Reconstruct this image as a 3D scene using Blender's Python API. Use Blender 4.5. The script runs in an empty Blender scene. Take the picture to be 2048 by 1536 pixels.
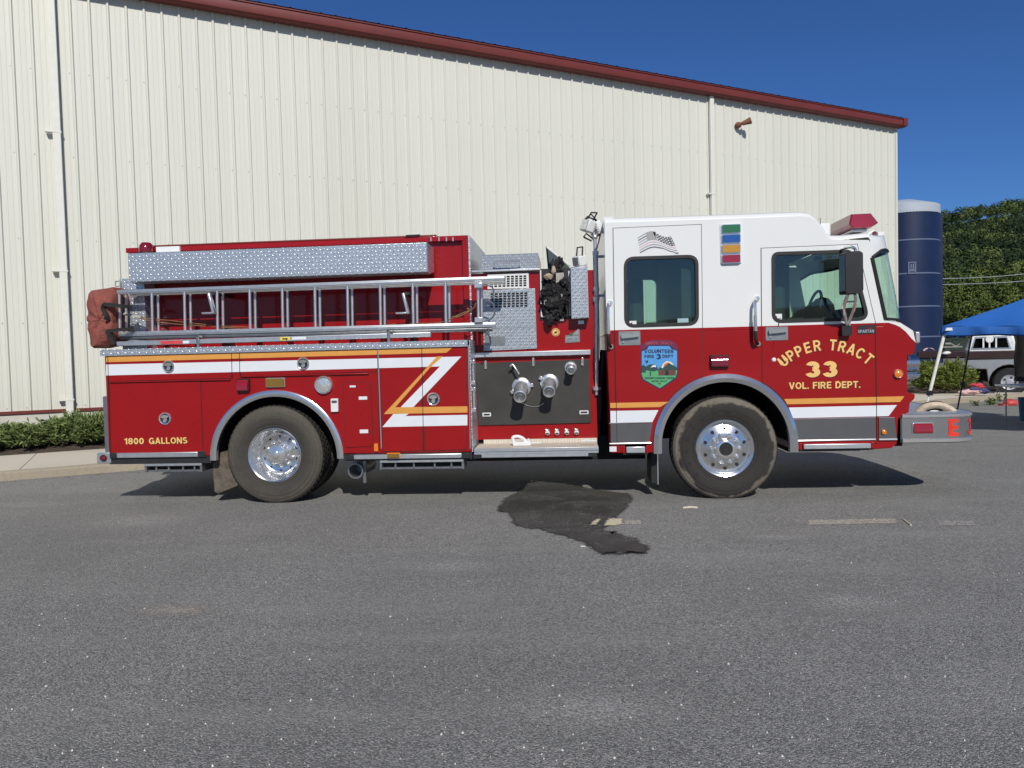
import bpy, bmesh, math, random
import numpy as np
from mathutils import Vector, Matrix
from mathutils.geometry import tessellate_polygon
random.seed(7); rng = np.random.default_rng(7)
R = math.radians; S = bpy.context.scene; COL = S.collection

# ------------------------------------------------------------------ camera
CAM = Vector((0.0, -7.77, 1.53)); FPX = 1500.0
YAW, PITCH, ROLL = R(4.47), R(2.2), R(1.45)
F_ = Vector((-math.sin(YAW)*math.cos(PITCH), math.cos(YAW)*math.cos(PITCH), -math.sin(PITCH)))
R0 = Vector((math.cos(YAW), math.sin(YAW), 0)); U0 = R0.cross(F_)
RC = math.cos(ROLL)*R0 - math.sin(ROLL)*U0; UC = math.sin(ROLL)*R0 + math.cos(ROLL)*U0
cd = bpy.data.cameras.new('camera'); cam = bpy.data.objects.new('camera', cd); COL.objects.link(cam)
m = Matrix((RC, UC, -F_)).transposed().to_4x4(); m.translation = CAM; cam.matrix_world = m
cd.sensor_width = 36.0; cd.lens = FPX/2048*36.0; cd.clip_start = 0.05; cd.clip_end = 6000
S.camera = cam
# ------------------------------------------------------------------ sky, sun, exposure
TOSUN = Vector((0.30, -1.25, 1.0)).normalized()
w = bpy.data.worlds.new('World'); S.world = w; w.use_nodes = True
nt = w.node_tree; sky = nt.nodes.new('ShaderNodeTexSky'); sky.sky_type = 'NISHITA'; sky.sun_disc = False
sky.sun_elevation = math.asin(TOSUN.z); sky.sun_rotation = math.atan2(TOSUN.x, TOSUN.y)
sky.air_density = 1.0; sky.dust_density = 0.25; sky.ozone_density = 2.6; sky.altitude = 700
tint = nt.nodes.new('ShaderNodeMix'); tint.data_type = 'RGBA'; tint.blend_type = 'MULTIPLY'; tint.inputs[0].default_value = 1; 
tcw = nt.nodes.new('ShaderNodeTexCoord'); dp = nt.nodes.new('ShaderNodeVectorMath'); dp.operation = 'DOT_PRODUCT'; dp.inputs[1].default_value = TOSUN; nt.links.new(tcw.outputs['Generated'], dp.inputs[0])
mr = nt.nodes.new('ShaderNodeMapRange'); mr.interpolation_type = 'SMOOTHSTEP'; mr.inputs[1].default_value = .15; mr.inputs[2].default_value = .95; nt.links.new(dp.outputs['Value'], mr.inputs[0])
tc2 = nt.nodes.new('ShaderNodeMix'); tc2.data_type = 'RGBA'; tc2.inputs[6].default_value = (.29, .52, .88, 1); tc2.inputs[7].default_value = (.42, .55, .74, 1); nt.links.new(mr.outputs[0], tc2.inputs[0]); nt.links.new(tc2.outputs[2], tint.inputs[7])
nt.links.new(sky.outputs[0], tint.inputs[6]); nt.links.new(tint.outputs[2], nt.nodes['Background'].inputs[0]); nt.nodes['Background'].inputs[1].default_value = 0.092
sl = bpy.data.lights.new('sun', 'SUN'); sl.energy = 3.9; sl.angle = R(0.53); sl.color = (1.0, 0.95, 0.88)
so = bpy.data.objects.new('sun', sl); COL.objects.link(so); so.rotation_euler = (-TOSUN).to_track_quat('-Z', 'Y').to_euler()
S.view_settings.view_transform = 'Standard'; S.view_settings.look = 'None'; S.view_settings.exposure = 0.0; S.view_settings.gamma = 1.0
S.render.engine = 'CYCLES'; S.cycles.max_bounces = 7; S.cycles.transparent_max_bounces = 12

# ------------------------------------------------------------------ where a point of the place lies (depth chosen per surface)
def ray(px, py): return F_*FPX + RC*(px-1024) + UC*(768-py)
def P3(px, py, Y=0.0):
    d = ray(px, py); return CAM + d*((Y-CAM.y)/d.y)
def P(px, py, Y=0.0):
    v = P3(px, py, Y); return (v.x, v.z)
def PP(l, Y=0.0): return [P(a, b, Y) for a, b in l]
def G(px, py, z=0.0):
    d = ray(px, py); return CAM + d*((z-CAM.z)/d.z)
def AT(px, py, Z):                      # a point Z metres ahead of the camera
    d = ray(px, py)/FPX; return CAM + d*Z
TH = R(31.02); DW = Vector((math.cos(TH), math.sin(TH), 0)); MW = Vector((-math.sin(TH), math.cos(TH), 0)); DP = 16.0
WO = Vector((CAM.x, CAM.y, 0)) + MW*DP
def Wl(px, py, off=0.0):                # (along wall, height) on the warehouse wall, off metres in front of it
    d = ray(px, py); p = CAM + d*((DP-off)/d.dot(MW)); q = p-WO; return q.dot(DW), p.z
def WX(s, off, z): return WO + DW*s - MW*off + Vector((0, 0, z))

# ------------------------------------------------------------------ materials
MATS = {}
def lnk(nt, a, b): nt.links.new(a, b)
class NB:
    def __init__(s, name):
        s.m = bpy.data.materials.new(name); s.m.use_nodes = True; s.nt = s.m.node_tree
        s.b = s.nt.nodes['Principled BSDF']; s.tc = None
    def n(s, t, **k):
        x = s.nt.nodes.new(t)
        for a, v in k.items():
            if hasattr(x, a): setattr(x, a, v)
            else: x.inputs[a.replace('_', ' ')].default_value = v
        return x
    def co(s):
        if not s.tc: s.tc = s.nt.nodes.new('ShaderNodeTexCoord')
        return s.tc.outputs['Object']
    def link(s, a, b): s.nt.links.new(a, b)
    def noise(s, scale, detail=3, rough=.55, stretch=None, off=None):
        x = s.n('ShaderNodeTexNoise'); x.inputs['Scale'].default_value = scale; x.inputs['Detail'].default_value = detail; x.inputs['Roughness'].default_value = rough
        c = s.co()
        if stretch or off:
            mp = s.n('ShaderNodeMapping'); mp.inputs['Scale'].default_value = stretch or (1, 1, 1); mp.inputs['Location'].default_value = off or (0, 0, 0); s.link(c, mp.inputs[0]); c = mp.outputs[0]
        s.link(c, x.inputs['Vector']); return x.outputs['Fac']
    def ramp(s, fac, stops):
        r = s.n('ShaderNodeValToRGB'); e = r.color_ramp.elements
        while len(e) < len(stops): e.new(0.5)
        for q, (p, c) in zip(e, stops): q.position = p; q.color = (*c, 1) if len(c) == 3 else c
        s.link(fac, r.inputs[0]); return r.outputs[0]
    def math(s, op, a, b=None, c=None, clamp=False):
        x = s.n('ShaderNodeMath'); x.operation = op; x.use_clamp = clamp
        for i, v in enumerate((a, b, c)):
            if v is None: continue
            if isinstance(v, (int, float)): x.inputs[i].default_value = v
            else: s.link(v, x.inputs[i])
        return x.outputs[0]
    def mix(s, fac, a, b, blend='MIX'):
        x = s.n('ShaderNodeMix'); x.data_type = 'RGBA'; x.blend_type = blend
        for i, v in ((0, fac), (6, a), (7, b)):
            if isinstance(v, (int, float)): x.inputs[i].default_value = v
            elif isinstance(v, tuple): x.inputs[i].default_value = (*v, 1) if len(v) == 3 else v
            else: s.link(v, x.inputs[i])
        return x.outputs[2]
    def bump(s, h, strength=.3, dist=.01):
        x = s.n('ShaderNodeBump'); x.inputs['Strength'].default_value = strength; x.inputs['Distance'].default_value = dist
        s.link(h, x.inputs['Height']); s.link(x.outputs[0], s.b.inputs['Normal']); return x
    def setp(s, **k):
        for a, v in k.items():
            i = s.b.inputs[a.replace('_', ' ')]
            if isinstance(v, (int, float)): i.default_value = v
            elif isinstance(v, tuple): i.default_value = (*v, 1) if len(v) == 3 else v
            else: s.link(v, i)
def simple(name, col, rough=.5, metal=0.0, var=.12, vs=9.0, coat=0.0, bump=0.0, bs=60.0, bd=.004, spec=.5):
    b = NB(name); f = b.noise(vs, 4)
    lo = tuple(c*(1-var) for c in col); hi = tuple(min(1, c*(1+var)) for c in col)
    b.setp(Base_Color=b.ramp(f, [(.3, lo), (.7, hi)]), Metallic=metal, Coat_Weight=coat, Coat_Roughness=.06, Specular_IOR_Level=spec)
    b.setp(Roughness=b.math('MULTIPLY_ADD', b.noise(vs*3.1, 3), .25*rough, rough*.87))
    if bump: b.bump(b.noise(bs, 4), bump, bd)
    MATS[name] = b.m; return b.m
def diamond(name, axes, cell=.034, col=(.60, .65, .70), rough=.33, metal=.62, h=.9):
    b = NB(name); sp = b.n('ShaderNodeSeparateXYZ'); b.link(b.co(), sp.inputs[0])
    u = b.math('MULTIPLY', sp.outputs[axes[0]], 1/cell); v = b.math('MULTIPLY', sp.outputs[axes[1]], 1/cell)
    fu = b.math('SUBTRACT', b.math('FRACT', u), .5); fv = b.math('SUBTRACT', b.math('FRACT', v), .5)
    par = b.math('FRACT', b.math('MULTIPLY', b.math('ADD', b.math('FLOOR', u), b.math('FLOOR', v)), .5)); par = b.math('GREATER_THAN', par, .25)
    p = b.math('MULTIPLY', b.math('ADD', fu, fv), .707); q = b.math('MULTIPLY', b.math('SUBTRACT', fu, fv), .707)
    mp = b.n('ShaderNodeMix'); mp.data_type = 'FLOAT'; b.link(par, mp.inputs[0]); b.link(p, mp.inputs[2]); b.link(q, mp.inputs[3])
    mq = b.n('ShaderNodeMix'); mq.data_type = 'FLOAT'; b.link(par, mq.inputs[0]); b.link(q, mq.inputs[2]); b.link(p, mq.inputs[3])
    a = b.math('POWER', b.math('MULTIPLY', mp.outputs[0], 1/.52), 2); c = b.math('POWER', b.math('MULTIPLY', mq.outputs[0], 1/.16), 2)
    hgt = b.math('SUBTRACT', 1.0, b.math('ADD', a, c), clamp=True); hgt = b.math('POWER', hgt, .5)
    f = b.noise(5, 4)
    b.setp(Base_Color=b.mix(hgt, b.mix(f, tuple(x*.74 for x in col), tuple(x*.9 for x in col)), tuple(min(1, x*1.15) for x in col)), Metallic=metal)
    b.setp(Roughness=b.math('MULTIPLY_ADD', b.noise(14, 4), .22, rough-.08))
    b.bump(hgt, h, .012); MATS[name] = b.m; return b.m

RED = (.285, .0065, .0085)
simple('red_paint', RED, .28, coat=.35, var=.05, vs=3, spec=.25)
simple('red_paint_deep', (.19, .006, .012), .35, coat=.4, var=.06, vs=3)
simple('white_paint', (.72, .735, .72), .3, coat=.5, var=.02, vs=2)
simple('white_decal', (.70, .73, .76), .35, var=.03, vs=6)
simple('gold_decal', (.66, .31, .065), .4, var=.05, vs=8)
simple('letter_gold', (.80, .50, .17), .4, var=.04, vs=8)
simple('letter_shadow', (.02, .006, .006), .5)
simple('chrome', (.88, .87, .85), .12, metal=.86, var=.02)
simple('bare_metal', (.64, .65, .66), .32, metal=.78, var=.08, vs=12)
simple('aluminium', (.66, .68, .69), .38, metal=.85, var=.08, vs=16)
simple('aluminium_dark', (.30, .31, .32), .4, metal=.8, var=.1, vs=16)
simple('polished_rim', (.74, .75, .76), .2, metal=.93, var=.02, vs=4)
simple('bumper_chrome', (.74, .75, .76), .09, metal=1.0, var=.02)
simple('fender_metal', (.74, .75, .76), .18, metal=.9, var=.02, vs=4)
simple('black_rubber', (.012, .012, .013), .6, var=.2)
simple('black_plastic', (.014, .014, .016), .42, var=.2, bump=.25, bs=220, bd=.002)
simple('black_metal', (.02, .02, .022), .5, var=.2)
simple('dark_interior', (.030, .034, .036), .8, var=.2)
simple('under_black', (.008, .008, .008), .85, var=.3)
simple('pump_panel', (.046, .045, .041), .5, var=.16, vs=4, spec=.3)
simple('grey_trim', (.125, .125, .128), .35, metal=.35, var=.05)
simple('white_plastic', (.72, .73, .72), .4, var=.04)
simple('cream_dirty', (.62, .56, .44), .55, var=.15, vs=30)
simple('red_lens', (.17, .006, .012), .12, coat=1.0, var=.05)
simple('red_lens_bright', (.26, .010, .018), .12, coat=1.0, var=.05)
simple('amber_lens', (.75, .22, .01), .15, coat=1.0, var=.05)
simple('amber_dull', (.20, .12, .02), .15, coat=1.0, var=.05)
simple('green_lens', (.03, .15, .055), .2, coat=.8, var=.06)
simple('blue_lens', (.02, .085, .32), .2, coat=.8, var=.06)
simple('yellow_lens', (.50, .25, .015), .2, coat=.8, var=.06)
simple('crimson_lens', (.30, .014, .035), .2, coat=.8, var=.06)
simple('clear_lens', (.70, .72, .70), .12, metal=.6, var=.3, vs=60)
simple('bag_cloth', (.235, .068, .052), .9, var=.22, vs=7, bump=.8, bs=16, bd=.03)
simple('strap_black', (.01, .01, .01), .8)
simple('gear_black', (.012, .012, .013), .7, var=.4, vs=20, bump=.6, bs=30, bd=.02)
simple('gear_grey', (.33, .31, .28), .6, var=.2, vs=20)
simple('gear_tan', (.42, .33, .24), .7, var=.2, vs=20)
simple('rope', (.22, .11, .05), .9, var=.3, vs=40)
simple('hose_tan', (.55, .45, .33), .85, var=.15, vs=25, bump=.4, bs=120)
simple('mud_brown', (.115, .095, .072), .95, var=.35, vs=14, bump=.7, bs=30, bd=.02)
simple('sticker_yellow', (.75, .60, .05), .5)
simple('sticker_red', (.62, .06, .06), .5)
simple('gutter_red', (.155, .028, .022), .45, var=.08, vs=2)
simple('roof_red', (.17, .04, .035), .45, var=.1, vs=2)
simple('foundation', (.55, .53, .46), .9, var=.12, vs=3, bump=.3, bs=30)
simple('spout_white', (.70, .70, .64), .5, var=.04)
simple('rust', (.22, .085, .045), .8, var=.3, vs=30)
simple('lamp_glass', (.35, .48, .50), .1, var=.1, coat=1)
simple('silo_blue', (.007, .017, .060), .42, var=.12, vs=.4)
simple('silo_cap', (.42, .47, .52), .5, var=.06, vs=.5)
simple('silo_line', (.11, .14, .22), .5)
simple('canopy_blue', (.020, .125, .44), .6, var=.06, vs=3)
simple('canopy_leg_white', (.72, .72, .66), .5)
simple('pickup_white', (.78, .79, .78), .3, coat=.5)
simple('pickup_brown', (.045, .027, .026), .25, coat=.6, var=.06)
simple('pickup_silver', (.40, .43, .45), .3, metal=.4, var=.06)
simple('hubcap', (.42, .43, .48), .45, metal=.3)
simple('cloth_pink', (.62, .40, .40), .9, var=.25, vs=20)
simple('cloth_red', (.50, .05, .06), .9)
simple('cloth_navy', (.05, .07, .17), .9)
simple('bin_blue', (.01, .075, .15), .5)
simple('red_plastic', (.55, .06, .05), .5)
simple('twig', (.55, .47, .33), .9)
simple('bark', (.075, .055, .04), .95, var=.3, vs=20, bump=.6, bs=20)
simple('chip_white', (.62, .61, .58), .7, var=.1)
simple('decal_navy', (.012, .018, .075), .5)
simple('decal_blue', (.075, .30, .62), .5, var=.05)
simple('decal_green', (.085, .36, .15), .5, var=.06)
simple('decal_forest', (.018, .060, .055), .5)
simple('decal_brick', (.12, .045, .04), .5, var=.2, vs=60)
simple('decal_orange', (.60, .15, .07), .5)
simple('decal_cream', (.80, .72, .50), .5)
simple('decal_purple', (.13, .01, .055), .5)
simple('decal_rose', (.42, .06, .08), .5)
simple('decal_flag_dark', (.10, .10, .105), .5)
simple('decal_flag_mid', (.33, .33, .33), .5)
simple('decal_flag_pink', (.62, .42, .43), .5)
simple('decal_blackish', (.012, .011, .012), .5)
simple('decal_bright_red', (.78, .035, .015), .35)
diamond('tread_xz', (0, 2)); diamond('tread_xz_big', (0, 2), cell=.040, rough=.27, h=.8, col=(.70, .75, .80)); diamond('tread_yz', (1, 2)); diamond('tread_xy', (0, 1))
diamond('tread_step', (0, 1), cell=.03, col=(.74, .68, .57), rough=.5, metal=.0)

def two_tone(name, z0):
    b = NB(name); sp = b.n('ShaderNodeSeparateXYZ'); b.link(b.co(), sp.inputs[0])
    f = b.math('GREATER_THAN', sp.outputs[2], z0); v = b.noise(3, 4)
    red = b.mix(v, tuple(c*.94 for c in RED), tuple(c*1.06 for c in RED)); wh = b.mix(v, (.70, .715, .70), (.735, .75, .735))
    b.setp(Base_Color=b.mix(f, red, wh), Roughness=.28, Coat_Weight=.35, Coat_Roughness=.05, Specular_IOR_Level=.25)
    MATS[name] = b.m
ZT = P(1480, 653.5)[1]
two_tone('cab_paint', ZT)
def glass(name, tint, refl=.07):
    mm = bpy.data.materials.new(name); mm.use_nodes = True; nt = mm.node_tree; nt.nodes.clear()
    o = nt.nodes.new('ShaderNodeOutputMaterial'); t = nt.nodes.new('ShaderNodeBsdfTransparent'); t.inputs[0].default_value = (*tint, 1)
    g = nt.nodes.new('ShaderNodeBsdfGlossy'); g.inputs['Roughness'].default_value = .02; g.inputs['Color'].default_value = (.92, .97, 1, 1)
    lw = nt.nodes.new('ShaderNodeLayerWeight'); lw.inputs[0].default_value = .5
    pw = nt.nodes.new('ShaderNodeMath'); pw.operation = 'POWER'; pw.inputs[1].default_value = 4.0; nt.links.new(lw.outputs['Facing'], pw.inputs[0])
    ma = nt.nodes.new('ShaderNodeMath'); ma.operation = 'MULTIPLY_ADD'; ma.inputs[1].default_value = .75; ma.inputs[2].default_value = refl; nt.links.new(pw.outputs[0], ma.inputs[0])
    mx = nt.nodes.new('ShaderNodeMixShader'); nt.links.new(ma.outputs[0], mx.inputs[0]); nt.links.new(t.outputs[0], mx.inputs[1]); nt.links.new(g.outputs[0], mx.inputs[2])
    nt.links.new(mx.outputs[0], o.inputs[0]); MATS[name] = mm
glass('cab_glass', (.78, .90, .85), .06); glass('screen_glass', (.74, .90, .82), .03); glass('dark_glass', (.12, .14, .14), .05)

def tyre_mat(name, dark, mud, r0, r1, amount):
    b = NB(name); sp = b.n('ShaderNodeSeparateXYZ'); b.link(b.co(), sp.inputs[0])
    r = b.math('SQRT', b.math('ADD', b.math('POWER', sp.outputs[0], 2), b.math('POWER', sp.outputs[2], 2)))
    n1 = b.noise(5, 5, .6); n2 = b.noise(38, 5, .65)
    e = b.math('ADD', r, b.math('MULTIPLY', b.math('SUBTRACT', n1, .5), .20))
    f = b.math('MULTIPLY', b.math('SUBTRACT', e, r0), 1/(r1-r0), clamp=True)
    f = b.math('MULTIPLY', f, b.math('MULTIPLY_ADD', n2, .9, amount), clamp=True)
    f = b.math('MULTIPLY', f, b.math('LESS_THAN', sp.outputs[1], .012)); tr = b.math('GREATER_THAN', sp.outputs[1], .016)
    base = b.mix(n2, tuple(c*.7 for c in dark), tuple(c*1.3 for c in dark))
    b.setp(Base_Color=b.mix(tr, b.mix(f, base, mud), (.030, .028, .026)), Roughness=.85, Specular_IOR_Level=.2); b.bump(b.math('ADD', n2, f), .35, .006); MATS[name] = b.m
tyre_mat('tyre_front', (.037, .035, .031), (.19, .17, .135), .468, .492, .35)
tyre_mat('tyre_rear', (.056, .052, .045), (.125, .113, .09), .36, .55, .2)

def siding_mat():
    b = NB('siding'); sp = b.n('ShaderNodeSeparateXYZ'); b.link(b.co(), sp.inputs[0])
    pan = b.math('FLOOR', b.math('MULTIPLY', sp.outputs[0], 1/.9144))
    wn = b.n('ShaderNodeTexWhiteNoise'); wn.noise_dimensions = '1D'; b.link(pan, wn.inputs['W'])
    base = b.mix(wn.outputs['Value'], (.635, .64, .555), (.675, .68, .60))
    st = b.noise(6, 5, .6, stretch=(5, 1, .12)); pa = b.noise(.35, 3)
    c = b.mix(b.math('MULTIPLY', st, .55), base, (.56, .56, .45)); c = b.mix(b.math('MULTIPLY', pa, .4), c, (.70, .70, .68))
    b.setp(Base_Color=c, Roughness=b.math('MULTIPLY_ADD', pa, .25, .33), Specular_IOR_Level=.5)
    b.bump(b.noise(1.1, 3, .5, stretch=(1.6, 1, .5)), .25, .03); MATS['siding'] = b.m
siding_mat()
def fade_mix(b, sc, amp):                       # thins out towards the sheet's rim (vertex attribute), with a broken edge
    at = b.n('ShaderNodeAttribute'); at.attribute_name = 'fade'
    f = b.math('ADD', at.outputs['Fac'], b.math('MULTIPLY', b.math('SUBTRACT', b.noise(sc, 5, .7), .5), amp*2)); f = b.math('MULTIPLY_ADD', f, 2.2, -.55, clamp=True)
    t = b.n('ShaderNodeBsdfTransparent'); m_ = b.n('ShaderNodeMixShader'); b.link(f, m_.inputs[0]); b.link(t.outputs[0], m_.inputs[1]); b.link(b.b.outputs[0], m_.inputs[2])
    out = [x for x in b.nt.nodes if x.type == 'OUTPUT_MATERIAL'][0]; b.link(m_.outputs[0], out.inputs[0])
def asphalt_mat(name, wet):
    b = NB(name)
    vo = b.n('ShaderNodeTexVoronoi'); vo.inputs['Scale'].default_value = 135; b.link(b.co(), vo.inputs['Vector'])
    vo2 = b.n('ShaderNodeTexVoronoi'); vo2.inputs['Scale'].default_value = 42; b.link(b.co(), vo2.inputs['Vector'])
    sep = b.n('ShaderNodeSeparateColor'); b.link(vo.outputs['Color'], sep.inputs[0]); sep2 = b.n('ShaderNodeSeparateColor'); b.link(vo2.outputs['Color'], sep2.inputs[0])
    big = b.noise(.30, 6, .62); mid = b.noise(3.2, 5, .65); fine = b.noise(75, 6, .8); streak = b.noise(.8, 4, .6, stretch=(.5, 2.2, 1))
    k = .085 if wet else 1.0
    c = b.ramp(b.math('MULTIPLY_ADD', sep.outputs[0], .55, b.math('MULTIPLY', fine, .45)), [(.16, (.085*k, .085*k, .080*k)), (.5, (.275*k, .273*k, .257*k)), (.84, (.58*k, .57*k, .53*k))])
    c = b.mix(b.math('MULTIPLY', b.math('SUBTRACT', big, .32), 1.5, clamp=True), b.mix(.5, c, (.10*k, .10*k, .096*k)), c)
    c = b.mix(b.math('MULTIPLY', b.math('SUBTRACT', streak, .5), 1.6, clamp=True), c, (.33*k, .325*k, .30*k))
    c = b.mix(b.math('MULTIPLY', b.math('SUBTRACT', mid, .52), 1.0, clamp=True), c, (.16*k, .159*k, .15*k))
    chip = b.math('MULTIPLY', b.math('GREATER_THAN', sep2.outputs[1], .982), b.math('LESS_THAN', vo2.outputs['Distance'], .17))
    c = b.mix(chip, c, (.62, .61, .57) if not wet else (.30, .29, .27))
    if wet: c = b.mix(b.math('MULTIPLY', b.math('SUBTRACT', b.noise(2.6, 5, .65), .47), 5, clamp=True), c, b.mix(.5, c, (.075, .074, .07))); c = b.mix(b.math('MULTIPLY', b.math('GREATER_THAN', sep.outputs[1], .90), b.math('GREATER_THAN', mid, .52)), c, (.22, .22, .21))
    b.setp(Base_Color=c, Roughness=b.math('MULTIPLY_ADD', fine, .30, .30) if wet else .85, Specular_IOR_Level=.6 if wet else .25)
    h = b.math('ADD', b.math('MULTIPLY', vo.outputs['Distance'], -1.0), b.math('MULTIPLY', fine, .5))
    b.bump(h, .5 if wet else .8, .007); MATS[name] = b.m
    if wet: fade_mix(b, 30, .5)
asphalt_mat('asphalt', False); asphalt_mat('asphalt_wet', True)
def patch_mat(name, col, thr=.5, sc=60):          # worn paint: breaks up over the asphalt
    b = NB(name); b.setp(Base_Color=b.mix(b.noise(150, 3), tuple(x*.7 for x in col), tuple(min(1, x*1.2) for x in col)), Roughness=.85); b.bump(b.noise(150, 3), .6, .006); fade_mix(b, sc, thr); MATS[name] = b.m
patch_mat('faded_paint', (.42, .39, .33), 1.9, 55); patch_mat('faded_paint_faint', (.36, .35, .32), 3.2, 40); patch_mat('wet_paint', (.60, .54, .38), 1.8, 45); patch_mat('chalk', (.42, .42, .40), 1.6, 60); patch_mat('dusty_patch', (.40, .37, .31), 1.4, 70); patch_mat('worn_patch', (.36, .355, .335), 1.4, 80)
def concrete_mat(name, col, sc):
    b = NB(name); n1 = b.noise(.9, 5, .6); n2 = b.noise(24, 5, .7); n3 = b.noise(120, 3, .7)
    c = b.mix(n1, tuple(x*.82 for x in col), tuple(x*1.1 for x in col)); c = b.mix(b.math('MULTIPLY', b.math('SUBTRACT', n2, .5), sc, clamp=True), c, tuple(x*.5 for x in col))
    b.setp(Base_Color=c, Roughness=.9); b.bump(b.math('ADD', n2, b.math('MULTIPLY', n3, .4)), .5, .012); MATS[name] = b.m
concrete_mat('pavement', (.56, .51, .42), .7); concrete_mat('kerb_stone', (.34, .295, .22), 1.8)
simple('soil', (.075, .055, .04), .95, var=.4, vs=8, bump=.8, bs=12, bd=.05)
def grass_mat(name, a, c2, sc):
    b = NB(name); n1 = b.noise(sc, 6, .65); b.setp(Base_Color=b.ramp(n1, [(.3, a), (.7, c2)]), Roughness=.95); b.bump(b.noise(sc*20, 3), .6, .05); MATS[name] = b.m
grass_mat('meadow', (.05, .075, .022), (.15, .145, .055), .05); grass_mat('hill_floor', (.012, .025, .008), (.03, .05, .014), .06)
def leaf_mat(name, lo, mid, hi, sc, wn=.5, lo_=.22, hi_=.78, tone=False):
    b = NB(name); g = b.n('ShaderNodeNewGeometry'); n1 = b.noise(sc, 4, .6)
    if tone: at = b.n('ShaderNodeAttribute'); at.attribute_name = 'tone'; n1 = at.outputs['Fac']
    f = b.math('MULTIPLY_ADD', g.outputs['Random Per Island'], 1-wn, b.math('MULTIPLY', n1, wn))
    b.setp(Base_Color=b.ramp(f, [(lo_, lo), (.5, mid), (hi_, hi)]), Roughness=.75, Specular_IOR_Level=.25); MATS[name] = b.m
leaf_mat('juniper', (.035, .058, .018), (.12, .175, .050), (.26, .30, .12), 6)
leaf_mat('juniper_bright', (.05, .075, .012), (.13, .175, .03), (.27, .30, .075), 5)
leaf_mat('forest_leaf', (.012, .026, .008), (.042, .070, .020), (.13, .165, .048), .10, wn=.82, lo_=.14, hi_=.88, tone=True)
leaf_mat('tree_leaf', (.030, .054, .012), (.085, .122, .024), (.17, .20, .046), .22, wn=.7, lo_=.32, hi_=.68)
leaf_mat('weed', (.05, .07, .02), (.10, .14, .04), (.2, .22, .09), 6)

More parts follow.
